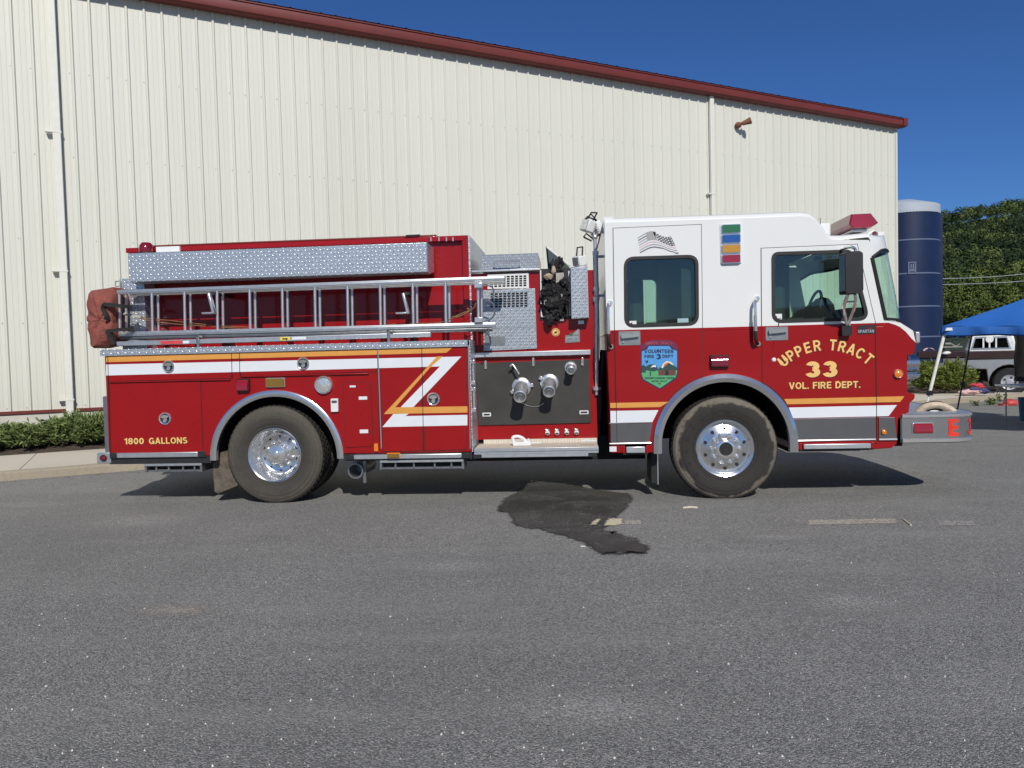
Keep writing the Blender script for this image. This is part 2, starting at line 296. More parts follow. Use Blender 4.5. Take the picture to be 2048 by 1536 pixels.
# ------------------------------------------------------------------ mesh building
class MB:
    def __init__(s): s.v = []; s.f = []; s.mi = []; s.ch = []
    def add(s, vs, fs, mi=0):
        o = len(s.v); s.ch.append((len(s.v), len(s.f))); s.v += [tuple(v) for v in vs]; s.f += [tuple(i+o for i in f) for f in fs]; s.mi += [mi]*len(fs); return s
    def box(s, x0, x1, y0, y1, z0, z1, mi=0):
        vs = [(x, y, z) for x in (x0, x1) for y in (y0, y1) for z in (z0, z1)]
        return s.add(vs, [(0, 1, 3, 2), (4, 6, 7, 5), (0, 4, 5, 1), (2, 3, 7, 6), (0, 2, 6, 4), (1, 5, 7, 3)], mi)
    def obox(s, c, ax, hs, mi=0):             # oriented box: centre, three axes, half sizes
        c = Vector(c); a = [Vector(q).normalized() for q in ax]
        vs = [c + a[0]*hs[0]*i + a[1]*hs[1]*j + a[2]*hs[2]*k for i in (-1, 1) for j in (-1, 1) for k in (-1, 1)]
        return s.add(vs, [(0, 1, 3, 2), (4, 6, 7, 5), (0, 4, 5, 1), (2, 3, 7, 6), (0, 2, 6, 4), (1, 5, 7, 3)], mi)
    def prism(s, poly, y0, y1, holes=(), mi=0, ends=True):
        loops = [list(poly)] + [list(h) for h in holes]
        if ends:
            tri = tessellate_polygon([[Vector((a, b, 0)) for a, b in l] for l in loops]); flat = [p for l in loops for p in l]
            n = len(flat); vs = [(a, y0, b) for a, b in flat] + [(a, y1, b) for a, b in flat]
            fs = [t for t in tri] + [(t[2]+n, t[1]+n, t[0]+n) for t in tri]
        else:
            flat = [p for l in loops for p in l]; n = len(flat); vs = [(a, y0, b) for a, b in flat] + [(a, y1, b) for a, b in flat]; fs = []
        o = 0
        for l in loops:
            k = len(l)
            for i in range(k): j = (i+1) % k; fs.append((o+i, o+j, o+j+n, o+i+n))
            o += k
        return s.add(vs, fs, mi)
    def cyl(s, p0, p1, r0, r1=None, n=16, mi=0, caps=True):
        p0 = Vector(p0); p1 = Vector(p1); r1 = r0 if r1 is None else r1; d = (p1-p0).normalized()
        a = d.orthogonal().normalized(); b = d.cross(a); vs = []
        for p, r in ((p0, r0), (p1, r1)): vs += [p + a*r*math.cos(2*math.pi*i/n) + b*r*math.sin(2*math.pi*i/n) for i in range(n)]
        fs = [(i, (i+1) % n, n+(i+1) % n, n+i) for i in range(n)]
        if caps: fs += [tuple(range(n))[::-1], tuple(range(n, 2*n))]
        return s.add(vs, fs, mi)
    def tube(s, pts, r, n=8, mi=0, flat=1.0):
        pts = [Vector(p) for p in pts]; k = len(pts); vs = []; a = None
        for i, p in enumerate(pts):
            d = (pts[min(i+1, k-1)] - pts[max(i-1, 0)]).normalized()
            a = d.orthogonal().normalized() if a is None else (a - d*a.dot(d)).normalized()
            b = d.cross(a); rr = r[i] if isinstance(r, (list, tuple)) else r
            vs += [p + a*rr*math.cos(2*math.pi*j/n) + b*rr*flat*math.sin(2*math.pi*j/n) for j in range(n)]
        fs = [(i*n+j, i*n+(j+1) % n, (i+1)*n+(j+1) % n, (i+1)*n+j) for i in range(k-1) for j in range(n)]
        fs += [tuple(range(n))[::-1], tuple(range((k-1)*n, k*n))]
        return s.add(vs, fs, mi)
    def lathe(s, prof, c, n=40, mi=0, axis=(0, -1, 0)):   # prof: (radius, out along axis)
        c = Vector(c); d = Vector(axis).normalized(); a = Vector((1, 0, 0)) if abs(d.x) < .9 else Vector((0, 0, 1)); a = (a-d*a.dot(d)).normalized(); b = d.cross(a)
        vs = []; k = len(prof)
        for r, h in prof: vs += [c + d*h + a*r*math.cos(2*math.pi*i/n) + b*r*math.sin(2*math.pi*i/n) for i in range(n)]
        fs = [(i*n+j, i*n+(j+1) % n, (i+1)*n+(j+1) % n, (i+1)*n+j) for i in range(k-1) for j in range(n)]
        return s.add(vs, fs, mi)
    def grid(s, rows, mi=0):
        k = len(rows[0]); vs = [p for r in rows for p in r]
        return s.add(vs, [(i*k+j, i*k+j+1, (i+1)*k+j+1, (i+1)*k+j) for i in range(len(rows)-1) for j in range(k-1)], mi)
    def ball(s, c, rad, n=12, mi=0, jit=0.0):
        rows = []
        for i in range(n//2+1):
            t = math.pi*i/(n//2); row = []
            for j in range(n): q = 2*math.pi*j/n; row.append((c[0]+rad[0]*math.sin(t)*math.cos(q), c[1]+rad[1]*math.sin(t)*math.sin(q), c[2]+rad[2]*math.cos(t)))
            rows.append(row+[row[0]])
        if jit:
            rows = [[(a+random.uniform(-jit, jit), b+random.uniform(-jit, jit), d+random.uniform(-jit, jit)) for a, b, d in r] for r in rows]
            for r in rows: r[-1] = r[0]
        return s.grid(rows, mi)
    def build(s, name, mats, parent=None, bevel=0, smooth=35, origin=None, sub=0, weld=True, each=False):
        if each:
            e = s.ch+[(len(s.v), len(s.f))]; o = None
            for (v0, f0), (v1, f1) in zip(e[:-1], e[1:]):
                q = MB(); q.add(s.v[v0:v1], [tuple(i-v0 for i in f) for f in s.f[f0:f1]]); o = q.build(name, mats, parent, bevel, smooth, origin, sub, weld)
            return o
        me = bpy.data.meshes.new(name); o = bpy.data.objects.new(name, me); COL.objects.link(o)
        vs = s.v
        if origin is not None: vs = [(a-origin[0], b-origin[1], c-origin[2]) for a, b, c in vs]; o.location = origin
        me.from_pydata(vs, [], s.f)
        for mm in (mats if isinstance(mats, (list, tuple)) else [mats]): me.materials.append(MATS[mm] if isinstance(mm, str) else mm)
        me.polygons.foreach_set('material_index', s.mi)
        if weld:
            bm = bmesh.new(); bm.from_mesh(me); bmesh.ops.remove_doubles(bm, verts=bm.verts, dist=1e-5); bmesh.ops.recalc_face_normals(bm, faces=bm.faces); bm.to_mesh(me); bm.free()
        if smooth:
            me.polygons.foreach_set('use_smooth', [True]*len(me.polygons)); me.set_sharp_from_angle(angle=R(smooth))
        if sub:
            q = o.modifiers.new('round', 'SUBSURF'); q.levels = sub; q.render_levels = sub
        if bevel:
            q = o.modifiers.new('edge', 'BEVEL'); q.width = bevel; q.segments = 2; q.limit_method = 'ANGLE'; q.angle_limit = R(40)
        if parent: setpar(o, parent)
        return o
def wloc(o):
    v = Vector(o.location)
    return v
def setpar(o, p):
    o.parent = p; o.matrix_parent_inverse = WM(p).inverted()
def WM(o):
    l = Matrix.LocRotScale(o.location, o.rotation_euler, o.scale)
    return WM(o.parent) @ o.matrix_parent_inverse @ l if o.parent else l
def empty(name, loc, parent=None):
    o = bpy.data.objects.new(name, None); COL.objects.link(o); o.location = loc; o.empty_display_size = .2
    if parent: setpar(o, parent)
    return o
def tag(o, label=None, cat=None, group=None, kind=None):
    for k, v in (('label', label), ('category', cat), ('group', group), ('kind', kind)):
        if v: o[k] = v
    return o
def rpoly(pts, r, n=5):                        # polygon with rounded corners
    out = []; k = len(pts); rs = r if isinstance(r, (list, tuple)) else [r]*k
    for i in range(k):
        a, b, c = (Vector(pts[i-1]), Vector(pts[i]), Vector(pts[(i+1) % k])); u = (a-b); w_ = (c-b); q = min(rs[i], u.length*.48, w_.length*.48)
        if q <= 1e-6: out.append(tuple(b)); continue
        p0 = b+u.normalized()*q; p1 = b+w_.normalized()*q
        for j in range(n+1):
            t = j/n; out.append(tuple(p0*(1-t)**2 + b*2*t*(1-t) + p1*t*t))
    return out
def rect(x0, z0, x1, z1): return [(x0, z0), (x1, z0), (x1, z1), (x0, z1)]
def inset(poly, d):
    k = len(poly); A = sum(poly[i][0]*poly[(i+1) % k][1]-poly[(i+1) % k][0]*poly[i][1] for i in range(k)); sg = 1 if A > 0 else -1; out = []
    for i in range(k):
        a, b, c = Vector(poly[i-1]), Vector(poly[i]), Vector(poly[(i+1) % k]); u = (b-a).normalized(); v = (c-b).normalized()
        n1 = Vector((-u.y, u.x))*sg; n2 = Vector((-v.y, v.x))*sg; q = (n1+n2); q = q/max(.3, q.length_squared)*2
        out.append(tuple(b+q*d))
    return out
def disc(c, r, n=20): return [(c[0]+r*math.cos(2*math.pi*i/n), c[1]+r*math.sin(2*math.pi*i/n)) for i in range(n)]
def bez(pts, n=8):                             # Catmull-Rom through 3-D points
    pts = [Vector(p) for p in pts]; q = [pts[0]*2-pts[1]]+pts+[pts[-1]*2-pts[-2]]; out = []
    for i in range(1, len(q)-2):
        for j in range(n):
            t = j/n; a, b, c, d = q[i-1], q[i], q[i+1], q[i+2]
            out.append(.5*((2*b)+(c-a)*t+(2*a-5*b+4*c-d)*t*t+(-a+3*b-3*c+d)*t**3))
    return out+[pts[-1]]
# lettering: heavy sans-serif capitals drawn as flat strokes
def ribbon(pts, t):
    out = []; k = len(pts); closed = (Vector(pts[0])-Vector(pts[-1])).length < 1e-6
    pts = [Vector(p) for p in (pts[:-1] if closed else pts)]; k = len(pts); L, Rr = [], []
    for i in range(k):
        a = pts[i-1] if (i > 0 or closed) else None; c = pts[(i+1) % k] if (i < k-1 or closed) else None
        u = (pts[i]-a).normalized() if a is not None else (c-pts[i]).normalized(); v = (c-pts[i]).normalized() if c is not None else u
        n1 = Vector((-u.y, u.x)); n2 = Vector((-v.y, v.x)); q = n1+n2; q = q*(2/max(.5, q.length_squared)); L.append(pts[i]+q*t/2); Rr.append(pts[i]-q*t/2)
    f = [(i, (i+1) % k, k+(i+1) % k, k+i) for i in range(k if closed else k-1)]
    return L+Rr, f
def el(cx, cy, rx, ry, a0, a1, n=14): return [(cx+rx*math.cos(R(a0+(a1-a0)*i/n)), cy+ry*math.sin(R(a0+(a1-a0)*i/n))) for i in range(n+1)]
def letter(ch, t):
    h = t/2; T = 1-h; ym = .52
    def O(w): return [el(w/2, .5, w/2-h, .5-h, 0, 360, 32)]
    def bowl(w, y0, y1): r = (y1-y0)/2; return [(h, y1), (w-h-r, y1)]+el(w-h-r, (y0+y1)/2, r, r, 90, -90, 10)[1:-1]+[(w-h-r, y0), (h, y0)]
    G = {'U': (.70, [[(h, 1), (h, .35)]+el(.35, .35, .35-h, .35-h, 180, 360)+[(.70-h, .35), (.70-h, 1)]]),
     'P': (.64, [[(h, 0), (h, 1)], bowl(.64, .44, T)]), 'R': (.70, [[(h, 0), (h, 1)], bowl(.66, .46, T), [(.36, .44), (.70-h*1.1, 0)]]),
     'E': (.58, [[(h, 0), (h, 1)], [(h, T), (.58, T)], [(h, .51), (.54, .51)], [(h, h), (.58, h)]]), 'F': (.56, [[(h, 0), (h, 1)], [(h, T), (.56, T)], [(h, .50), (.50, .50)]]),
     'T': (.62, [[(0, T), (.62, T)], [(.31, 0), (.31, T)]]), 'L': (.54, [[(h, 1), (h, 0)], [(h, h), (.54, h)]]), 'I': (t, [[(h, 0), (h, 1)]]),
     'A': (.74, [[(h*.9, 0), (.37, 1)], [(.74-h*.9, 0), (.37, 1)], [(.2, .3), (.54, .3)]]), 'V': (.72, [[(h*.9, 1), (.36, 0)], [(.72-h*.9, 1), (.36, 0)]]),
     'N': (.70, [[(h, 0), (h, 1)], [(.70-h, 0), (.70-h, 1)], [(h, 1), (.70-h, 0)]]), 'M': (.84, [[(h, 0), (h, 1)], [(.84-h, 0), (.84-h, 1)], [(h, 1), (.42, .12)], [(.84-h, 1), (.42, .12)]]),
     'W': (1.0, [[(h, 1), (.27, 0)], [(.27, 0), (.5, .95)], [(.5, .95), (.73, 0)], [(.73, 0), (1-h, 1)]]), 'Y': (.70, [[(h, 1), (.35, .45)], [(.70-h, 1), (.35, .45)], [(.35, 0), (.35, .48)]]),
     'O': (.76, O(.76)), '0': (.57, O(.57)), 'C': (.72, [el(.38, .5, .38-h, .5-h, 38, 322, 24)]), 'G': (.76, [el(.38, .5, .38-h, .5-h, 38, 330, 24), [(.42, .44), (.76, .44)], [(.76-h, 0), (.76-h, .44)]]),
     'D': (.70, [[(h, 0), (h, 1)], [(h, T), (.34, T)]+el(.34, .5, .36-h, .5-h, 90, -90, 14)+[(h, h)]]),
     'S': (.64, [el(.32, (T+ym)/2, .31-h, (T-ym)/2, 30, 270, 14)[:-1]+el(.32, (h+ym)/2, .32-h, (ym-h)/2, 90, -150, 14)]),
     '3': (.60, [el(.285, (T+ym)/2, .275-h, (T-ym)/2, 165, -90, 16), el(.285, (h+ym)/2, .305-h, (ym-h)/2, 90, -165, 16)]), '8': (.58, [el(.29, (T+ym)/2, .275-h, (T-ym)/2, 0, 360, 24), el(.29, (h+ym)/2, .29-h, (ym-h)/2, 0, 360, 24)]),
     '1': (.36, [[(.36-h, 0), (.36-h, 1)], [(0, .76), (.36-h, .80)]]), '.': (t, [[(0, h), (t, h)]])}
    return G[ch]
_tx = {}
def glyph(s, bold=.02, sp=1.0):
    if (s, bold, sp) not in _tx:
        t = .135+bold*2.3; x = 0; vs, fs = [], []; gap = .10*sp; z = 0
        for ch in s:
            if ch == ' ': x += .30+gap; continue
            w_, st = letter(ch, t)
            for q in st:
                v, f = ribbon(q, t); o = len(vs); vs += [((p.x+x)*.72, p.y*.72, z) for p in v]; fs += [tuple(i+o for i in k) for k in f]; z = (z+1) % 5
            x += w_+gap
        c = (x-gap)*.36; _tx[(s, bold, sp)] = ([(a-c, b_, z_) for a, b_, z_ in vs], fs)
    return _tx[(s, bold, sp)]
def ink(mb, s, fn, h, wscale=1.0, bold=.02, sp=1.0, mi=0):   # fn maps local (x, y) to a 3-D point; h = cap height
    vs, fs = glyph(s, bold, sp); k = h/.72; out = []
    for x, y, z in vs: p = fn(x*k*wscale, y*k); out.append((p[0], p[1]-.00008*z, p[2]))
    mb.add(out, fs, mi)
def width(s, h, wscale=1.0, bold=.02, sp=1.0):
    vs, _ = glyph(s, bold, sp); xs = [v[0] for v in vs]; return (max(xs)-min(xs))*h/.72*wscale

# ================================================================== THE SETTING
def sheet(name, mat, pts, z, kind='structure'):
    b = MB(); b.add([(x, y, z) for x, y in pts], [tuple(range(len(pts)))]); o = b.build(name, mat, smooth=0); tag(o, kind=kind); return o
sheet('ground', 'meadow', [(-900, -900), (900, -900), (900, 1200), (-900, 1200)], -.03)
def wq(s, off): v = WX(s, off, 0); return (v.x, v.y)
SR = Wl(1792.5, 400)[0]; SL = Wl(0, 400)[0]-9.0
def xy(v): return (v.x, v.y)
# asphalt lot: in front of the pavement, and round behind its far end
OK_, OB = DP-12.12, DP-14.3                      # kerb face and back of the pavement, measured out from the wall
sheet('asphalt_lot', 'asphalt', [(-70, -60), (70, -60), wq(95, OK_), wq(-60, OK_)], 0)
sheet('rear_lot', 'asphalt', [wq(SR+4.2, OB-.2), wq(95, OB-.2), wq(95, -34), wq(SR+4.2, -34)], .004)
b = MB(); L0, L1 = -45, 75
prof = [(OK_, -.05), (OK_-.012, .10), (OK_-.03, .118), (OK_-.05, .124), (OK_-.16, .126)]
segs = np.arange(L0, L1+.1, .5); rows = []
for s_ in segs: rows.append([WX(s_, o+random.uniform(-.006, .006), z+random.uniform(-.003, .003)) for o, z in prof])
b.grid(rows); k = b.build('kerb', 'kerb_stone'); tag(k, kind='structure')
b = MB()
q = L0
while q < L1:
    a0, a1 = q+.006, q+1.5-.006; vs = [WX(a0, OK_-.16, .124), WX(a1, OK_-.16, .124), WX(a1, OB, .135), WX(a0, OB, .135)]
    b.add(vs + [v - Vector((0, 0, .2)) for v in vs], [(0, 1, 2, 3), (0, 4, 5, 1), (1, 5, 6, 2), (2, 6, 7, 3), (3, 7, 4, 0)]); q += 1.5
tag(b.build('sidewalk', 'pavement', smooth=0), kind='structure')
b = MB(); rows = []
for s_ in np.arange(L0, SR+4.3, .5): rows.append([WX(s_, o, z+(random.uniform(-.02, .03) if 0 < i < 4 else 0)) for i, (o, z) in enumerate(((OB, .11), (OB-.3, .15), (OB-.8, .2), (OB-1.3, .24), (-.2, .25)))])
b.grid(rows); tag(b.build('planting_bed', 'soil'), kind='structure')

# ---- the warehouse
WH = empty('warehouse', WX(SR-20, 0, 0)); tag(WH, 'long cream metal warehouse with ribbed siding and dark red gutter behind the fire engine', 'warehouse')
ZB = Wl(100, 819)[1]; ZL = Wl(800, 108)[1]; ZE = ZL+.20; EO = .27; ZG = ZE+.235
per = .3048; prof = []
s_ = SR
n_r = int((SR-SL)/per)
for i in range(n_r):
    a = SR-.07-i*per
    for da, h in ((0, 0), (-.018, .033), (-.045, .033), (-.063, 0), (-.128, 0), (-.134, .0035), (-.146, .0035), (-.152, 0), (-.214, 0), (-.220, .0035), (-.232, .0035), (-.238, 0)): prof.append((a+da, h))
b = MB(); o_ = WO
lp = [(a, -h, z) for a, h in prof for z in (ZB, ZG)]
b.add(lp, [(2*i, 2*i+1, 2*i+3, 2*i+2) for i in range(len(prof)-1)])
zs = [ZB+.05]+[ZB+.05+1.52*j for j in range(1, 6)]
for i in range(0, n_r):                          # screw heads are part of the cladding's pattern
    for z in zs:
        if random.random() < .9:
            a = SR-.07-i*per-.082; b.cyl((a, -.001, z), (a, -.009, z), .009, n=6, mi=1)
wm = Matrix((DW, MW, Vector((0, 0, 1)))).transposed().to_4x4(); wm.translation = WO
def wbuild(b, name, mats, parent=WH, **k):
    o = b.build(name, mats, None, **k); o.matrix_world = wm; o.location = WO; o.rotation_euler = (0, 0, TH); setpar(o, parent); return o
wbuild(b, 'siding_wall', ['siding', 'aluminium_dark'], smooth=0)
b = MB(); b.box(SR-.075, SR+.012, -.045, .05, ZB, ZG); b.box(SR+.0, SR+.012, .05, 22, ZB, ZG); wbuild(b, 'end_wall', 'siding')
b = MB(); b.box(SL, SR+.02, -.05, .02, ZB-.055, ZB); wbuild(b, 'base_trim', 'gutter_red')
b = MB(); b.box(SL, SR-.02, -.02, 22, -.2, ZB-.056); wbuild(b, 'foundation', 'foundation')
b = MB()
gp = [(-.03, ZE), (-EO+.05, ZE), (-EO+.015, ZE+.03), (-EO, ZE+.10), (-EO+.01, ZG-.03), (-EO-.012, ZG-.025), (-EO-.012, ZG), (-EO+.02, ZG), (-EO+.03, ZG-.02), (-.03, ZG-.02)]
e0, e1 = SL, SR+.17
vs = [(e, y, z) for e in (e0, e1) for y, z in gp]; k = len(gp)
b.add(vs, [(i, (i+1) % k, k+(i+1) % k, k+i) for i in range(k)]+[tuple(range(k)), tuple(range(k, 2*k))]); wbuild(b, 'gutter', 'gutter_red', smooth=20)
b = MB(); rp = []
for i in range(int((e1-e0)/per)+1):
    a = e1-i*per
    for da, h in ((0, 0), (-.02, .012), (-.05, .012), (-.07, 0)): rp.append((a+da, h))
b.add([(a, y, ZG+.012+h+(y+EO+.03)*.083) for a, h in rp for y in (-EO-.03, 11)], [(2*i, 2*i+1, 2*i+3, 2*i+2) for i in range(len(rp)-1)]); wbuild(b, 'roof', 'roof_red', smooth=0)
b = MB(); b.box(SR-.02, SR+.17, -EO-.03, 11, ZG-.22, ZG+.01); wbuild(b, 'rake_trim', 'gutter_red')
def downspout(px, py, zb):
    s0 = Wl(px, py)[0]; sp = empty('downspout', WX(s0, 0, zb), WH)
    b = MB(); b.box(s0-.065, s0+.065, -.125, -.036, zb, ZE-.0); 
    b.obox((s0, -.19, zb-.02), ((1, 0, 0), (0, 1, .45), (0, -.45, 1)), (.062, .13, .045)); o = wbuild(b, 'pipe', 'spout_white', sp, bevel=.012)
    for z in (ZB+.15, ZB+2.5, ZB+5.0): b = MB(); b.box(s0-.18, s0+.075, -.130, -.033, z, z+.03); wbuild(b, 'strap', 'spout_white', sp)
downspout(116, 300, ZB-.18); downspout(1420, 300, ZB-.18)
s0, z0 = Wl(1472, 252); WL = empty('wall_light', WX(s0, 0, z0), WH)
b = MB(); b.lathe([(0, .035), (.075, .035), (.085, .06), (.08, .13), (.05, .17), (0, .18)], (s0, 0, z0), n=18); b.tube([(s0, -.14, z0), (s0+.03, -.22, z0+.02)], .035); wbuild(b, 'bracket', 'rust', WL)
b = MB(); d = Vector((.75, -.6, .28)).normalized(); c = Vector((s0+.03, -.2, z0+.01)); b.cyl(c, c+d*.24, .05, .095, n=18); wbuild(b, 'lamp_shade', 'rust', WL)
b = MB(); b.cyl(c+d*.235, c+d*.25, .085, n=18); wbuild(b, 'lens', 'lamp_glass', WL)

# ---- the silo beyond the warehouse's corner
SZ = 62.0; pr = AT(1871, 560, SZ); pl = AT(1744, 560, SZ); sc_ = (pr+pl)/2; rs = (pr-pl).length/2; ztop = AT(1830, 408, SZ-rs*.8).z
SI = empty('silo', (sc_.x, sc_.y, 0)); tag(SI, 'tall dark blue glazed farm silo with pale rim past the warehouse corner', 'silo')
b = MB(); b.cyl((sc_.x, sc_.y, -.3), (sc_.x, sc_.y, ztop-.55), rs, n=72); b.build('tank', 'silo_blue', SI)
b = MB(); b.lathe([(rs*1.0, -.55), (rs*1.015, -.55), (rs*1.015, -.02), (rs*.97, .05), (rs*.3, .6), (0, .65)], (sc_.x, sc_.y, ztop), n=72, axis=(0, 0, 1))
for i in range(72):
    t = 2*math.pi*i/72; b.obox((sc_.x+rs*1.012*math.cos(t), sc_.y+rs*1.012*math.sin(t), ztop-.62), ((-math.sin(t), math.cos(t), 0), (0, 0, 1), (math.cos(t), math.sin(t), 0)), (.11, .1, .02))
b.build('roof_rim', 'silo_cap', SI)
for py in (480, 547, 613, 674):
    z = AT(1815, py, SZ-rs*.9).z; b = MB(); b.lathe([(rs*.99, -.05), (rs*1.006, -.05), (rs*1.006, .05), (rs*.99, .05)], (sc_.x, sc_.y, z), n=72, axis=(0, 0, 1)); b.build('band', 'silo_line', SI)
t = -.30; b = MB(); b.obox((sc_.x+rs*1.03*math.cos(t), sc_.y+rs*1.03*math.sin(t), ztop/2-.4), ((-math.sin(t), math.cos(t), 0), (0, 0, 1), (math.cos(t), math.sin(t), 0)), (.16, ztop/2-.4, .12)); b.build('ladder_shaft', 'silo_blue', SI)
pc = AT(1823, 536, SZ-rs*.93); n_ = Vector((pc.x-sc_.x, pc.y-sc_.y, 0)).normalized(); pc = Vector((sc_.x, sc_.y, pc.z))+n_*(rs*1.012); ta = Vector((-n_.y, n_.x, 0))
b = MB()
for dx, dz, w_, h_ in ((0, .42, .3, .05), (-.24, 0, .05, .4), (.24, 0, .05, .4), (0, -.42, .3, .06), (-.07, .12, .05, .2), (.09, .1, .06, .22), (0, -.2, .2, .09)): b.obox(pc+ta*dx+Vector((0, 0, dz)), (ta, (0, 0, 1), n_), (w_, h_, .03))
b.build('emblem', 'silo_line', SI)

# ---- the hill beyond, its forest and the trees at its foot
def polar(u, Z): d = R0*u + Vector((-math.sin(YAW), math.cos(YAW), 0)); return Vector((CAM.x, CAM.y, 0)) + d*Z
HU = [-6, -2.5, -.9, -.2, .2, .45, .56, .62, .68, .78, 1.0, 1.6, 3.2]
HR = [.10, .12, .13, .15, .160, .168, .172, .179, .184, .188, .18, .15, .10]
def ridge(u): return float(np.interp(u, HU, HR))
def hill_z(u, Z):
    t = min(1, max(0, (Z-190)/460)); s = t*t*(3-2*t)*.55 + t*.45; return 2.2 + s*(ridge(u)*650-12) + (1.7*math.sin(u*31+Z*.021) + 1.5*math.sin(Z*.047+u*11))*t
b = MB(); us = list(np.concatenate([np.linspace(-3.2, .3, 16), np.linspace(.34, 1.3, 44), np.linspace(1.4, 3.0, 8)])); rows = []
for Z in (75, 130, 190, 215, 250, 300, 360, 430, 500, 570, 650, 800, 1000):
    rows.append([polar(u, Z) + Vector((0, 0, (-.5 if Z < 80 else (1.0 if Z < 150 else hill_z(u, min(Z, 650))) - max(0, Z-650)*.15))) for u in us])
b.grid(rows); tag(b.build('hill', 'hill_floor'), kind='structure')
b = MB(); rows = []                                # the valley's other side, seen only in glass and chrome
for i in range(25):
    t = math.pi*(1.02+.96*i/24); rows.append([(math.cos(t)*r, math.sin(t)*r-10, z*(1+.18*math.sin(t*9))) for r, z in ((85, -.5), (150, 3), (260, 11), (380, 19), (520, 22))])
b.grid(rows); tag(b.build('hill', 'hill_floor'), kind='structure')
def leaves(n, centers, radii, size, squash=.8, seed=0, up=.35, aspect=.62, nz=.38, shell=.45):
    g = np.random.default_rng(seed); idx = g.integers(0, len(centers), n); c = np.array(centers)[idx]; r = np.array(radii)[idx]
    d = g.normal(size=(n, 3)); d /= np.linalg.norm(d, axis=1)[:, None]; rad = (g.random(n)**shell)[:, None]
    p = c + d*rad*r[:, None]*np.array([1, 1, squash]); nrm = d + np.array([0, 0, up]) + g.normal(size=(n, 3))*nz; nrm /= np.linalg.norm(nrm, axis=1)[:, None]
    a = np.cross(nrm, g.normal(size=(n, 3))); a /= np.linalg.norm(a, axis=1)[:, None]; bb = np.cross(nrm, a); s = size*(.6+.8*g.random(n))[:, None]
    v = np.stack([p-a*s, p-bb*s*aspect, p+a*s, p+bb*s*aspect], 1).reshape(-1, 3); return v
def quads(name, v, mat, parent=None):
    n = len(v)//4; me = bpy.data.meshes.new(name); me.vertices.add(len(v)); me.vertices.foreach_set('co', v.astype(np.float32).ravel())
    me.loops.add(len(v)); me.loops.foreach_set('vertex_index', np.arange(len(v), dtype=np.int32)); me.polygons.add(n); me.polygons.foreach_set('loop_start', np.arange(0, len(v), 4, dtype=np.int32)); me.polygons.foreach_set('loop_total', np.full(n, 4, dtype=np.int32))
    me.update(calc_edges=True); me.materials.append(MATS[mat]); o = bpy.data.objects.new(name, me); COL.objects.link(o)
    if parent: setpar(o, parent)
    return o
tmpl = []
for k in range(5):
    g = np.random.default_rng(40+k); cs = [(0, 0, .62)]+[(g.normal()*.24, g.normal()*.24, .5+g.random()*.36) for _ in range(4)]
    tmpl.append(leaves(300, cs, [.36]+[.22]*4, .046, .9, seed=60+k, up=.25, nz=.16, shell=.12))
V = []; TN = []
for Z0 in np.concatenate([np.arange(268, 420, 12.5), np.arange(420, 668, 15)]):
    u = .33
    while u < .98:
        u += (8.2 + rng.random()*5.5)/Z0*(1 if .5 < u < .74 else 1.8)
        Z = Z0 + rng.normal()*3.0; p = polar(u, Z); h = 8.0+7.0*rng.random(); wd = h*(.78+.3*rng.random()); t = rng.random()*6.28
        if Z < 225 and rng.random() < .25: continue
        T = tmpl[rng.integers(5)]; x = T[:, 0]*math.cos(t)-T[:, 1]*math.sin(t); y = T[:, 0]*math.sin(t)+T[:, 1]*math.cos(t)
        V.append(np.stack([x*wd+p.x, y*wd+p.y, T[:, 2]*h+hill_z(u, min(Z, 650))-.14*h], 1)); TN.append(np.full(len(T), rng.random()**1.2))
f = quads('forest', np.concatenate(V), 'forest_leaf'); at = f.data.attributes.new('tone', 'FLOAT', 'POINT'); at.data.foreach_set('value', np.concatenate(TN).astype(np.float32)); tag(f, 'dark green forest covering the hillside', 'forest', kind='stuff')
def make_tree(name, h, wd, seed, mat, nl, lsz):
    root = empty(name, (0, 0, 0)); g = random.Random(seed)
    b = MB(); b.tube([(0, 0, -.3), (.05, 0, h*.2), (.0, .08, h*.45), (.1, .05, h*.7)], [h*.028, h*.022, h*.016, h*.006], 8); cs = [(0, 0, h*.66)]; rr = [wd*.27]
    for i in range(9):
        t = i*2.4+g.random(); z = h*(.28+.055*i); l = wd*(.36-.02*i)*(.8+.4*g.random()); e = (math.cos(t)*l, math.sin(t)*l, z+h*.12)
        b.tube([(0, 0, z), (e[0]*.5, e[1]*.5, z+h*.08), e], [h*.01, h*.007, h*.003], 5); cs.append(e); rr.append(wd*(.15+.07*g.random()))
    cs.append((0, 0, h*.88)); rr.append(wd*.17)
    b.build('trunk', 'bark', root); quads('crown', leaves(nl, cs, rr, lsz, .85, seed), mat, root); return root
def copy_tree(o, parent=None):
    c = o.copy(); COL.objects.link(c)
    if parent: c.parent = parent
    for ch in [x for x in bpy.data.objects if x.parent == o]: copy_tree(ch, c)
    return c
TR = [make_tree('deciduous_tree', 10, 8.5, 3+k, 'tree_leaf', 1500, .27) for k in range(2)]
spots = [(1868, 262, 1.25), (1888, 246, 1.15), (1906, 258, 1.3), (1925, 240, 1.2), (1944, 255, 1.3), (1962, 238, 1.15), (1984, 252, 1.3), (2006, 240, 1.25), (2028, 256, 1.3), (2050, 244, 1.2), (1876, 236, 1.0), (1915, 276, 1.3), (1952, 282, 1.4), (1995, 278, 1.35), (2040, 284, 1.4), (1880, 206, .95), (1897, 200, .8), (1913, 204, .9), (1934, 196, 1.0), (1957, 204, .9), (1978, 199, 1.1), (2003, 196, .95), (2026, 201, 1.1), (2052, 196, 1.0), (2075, 199, 1.0), (1925, 214, 1.15), (1968, 214, 1.1), (2016, 215, 1.2)]
used = [False, False]
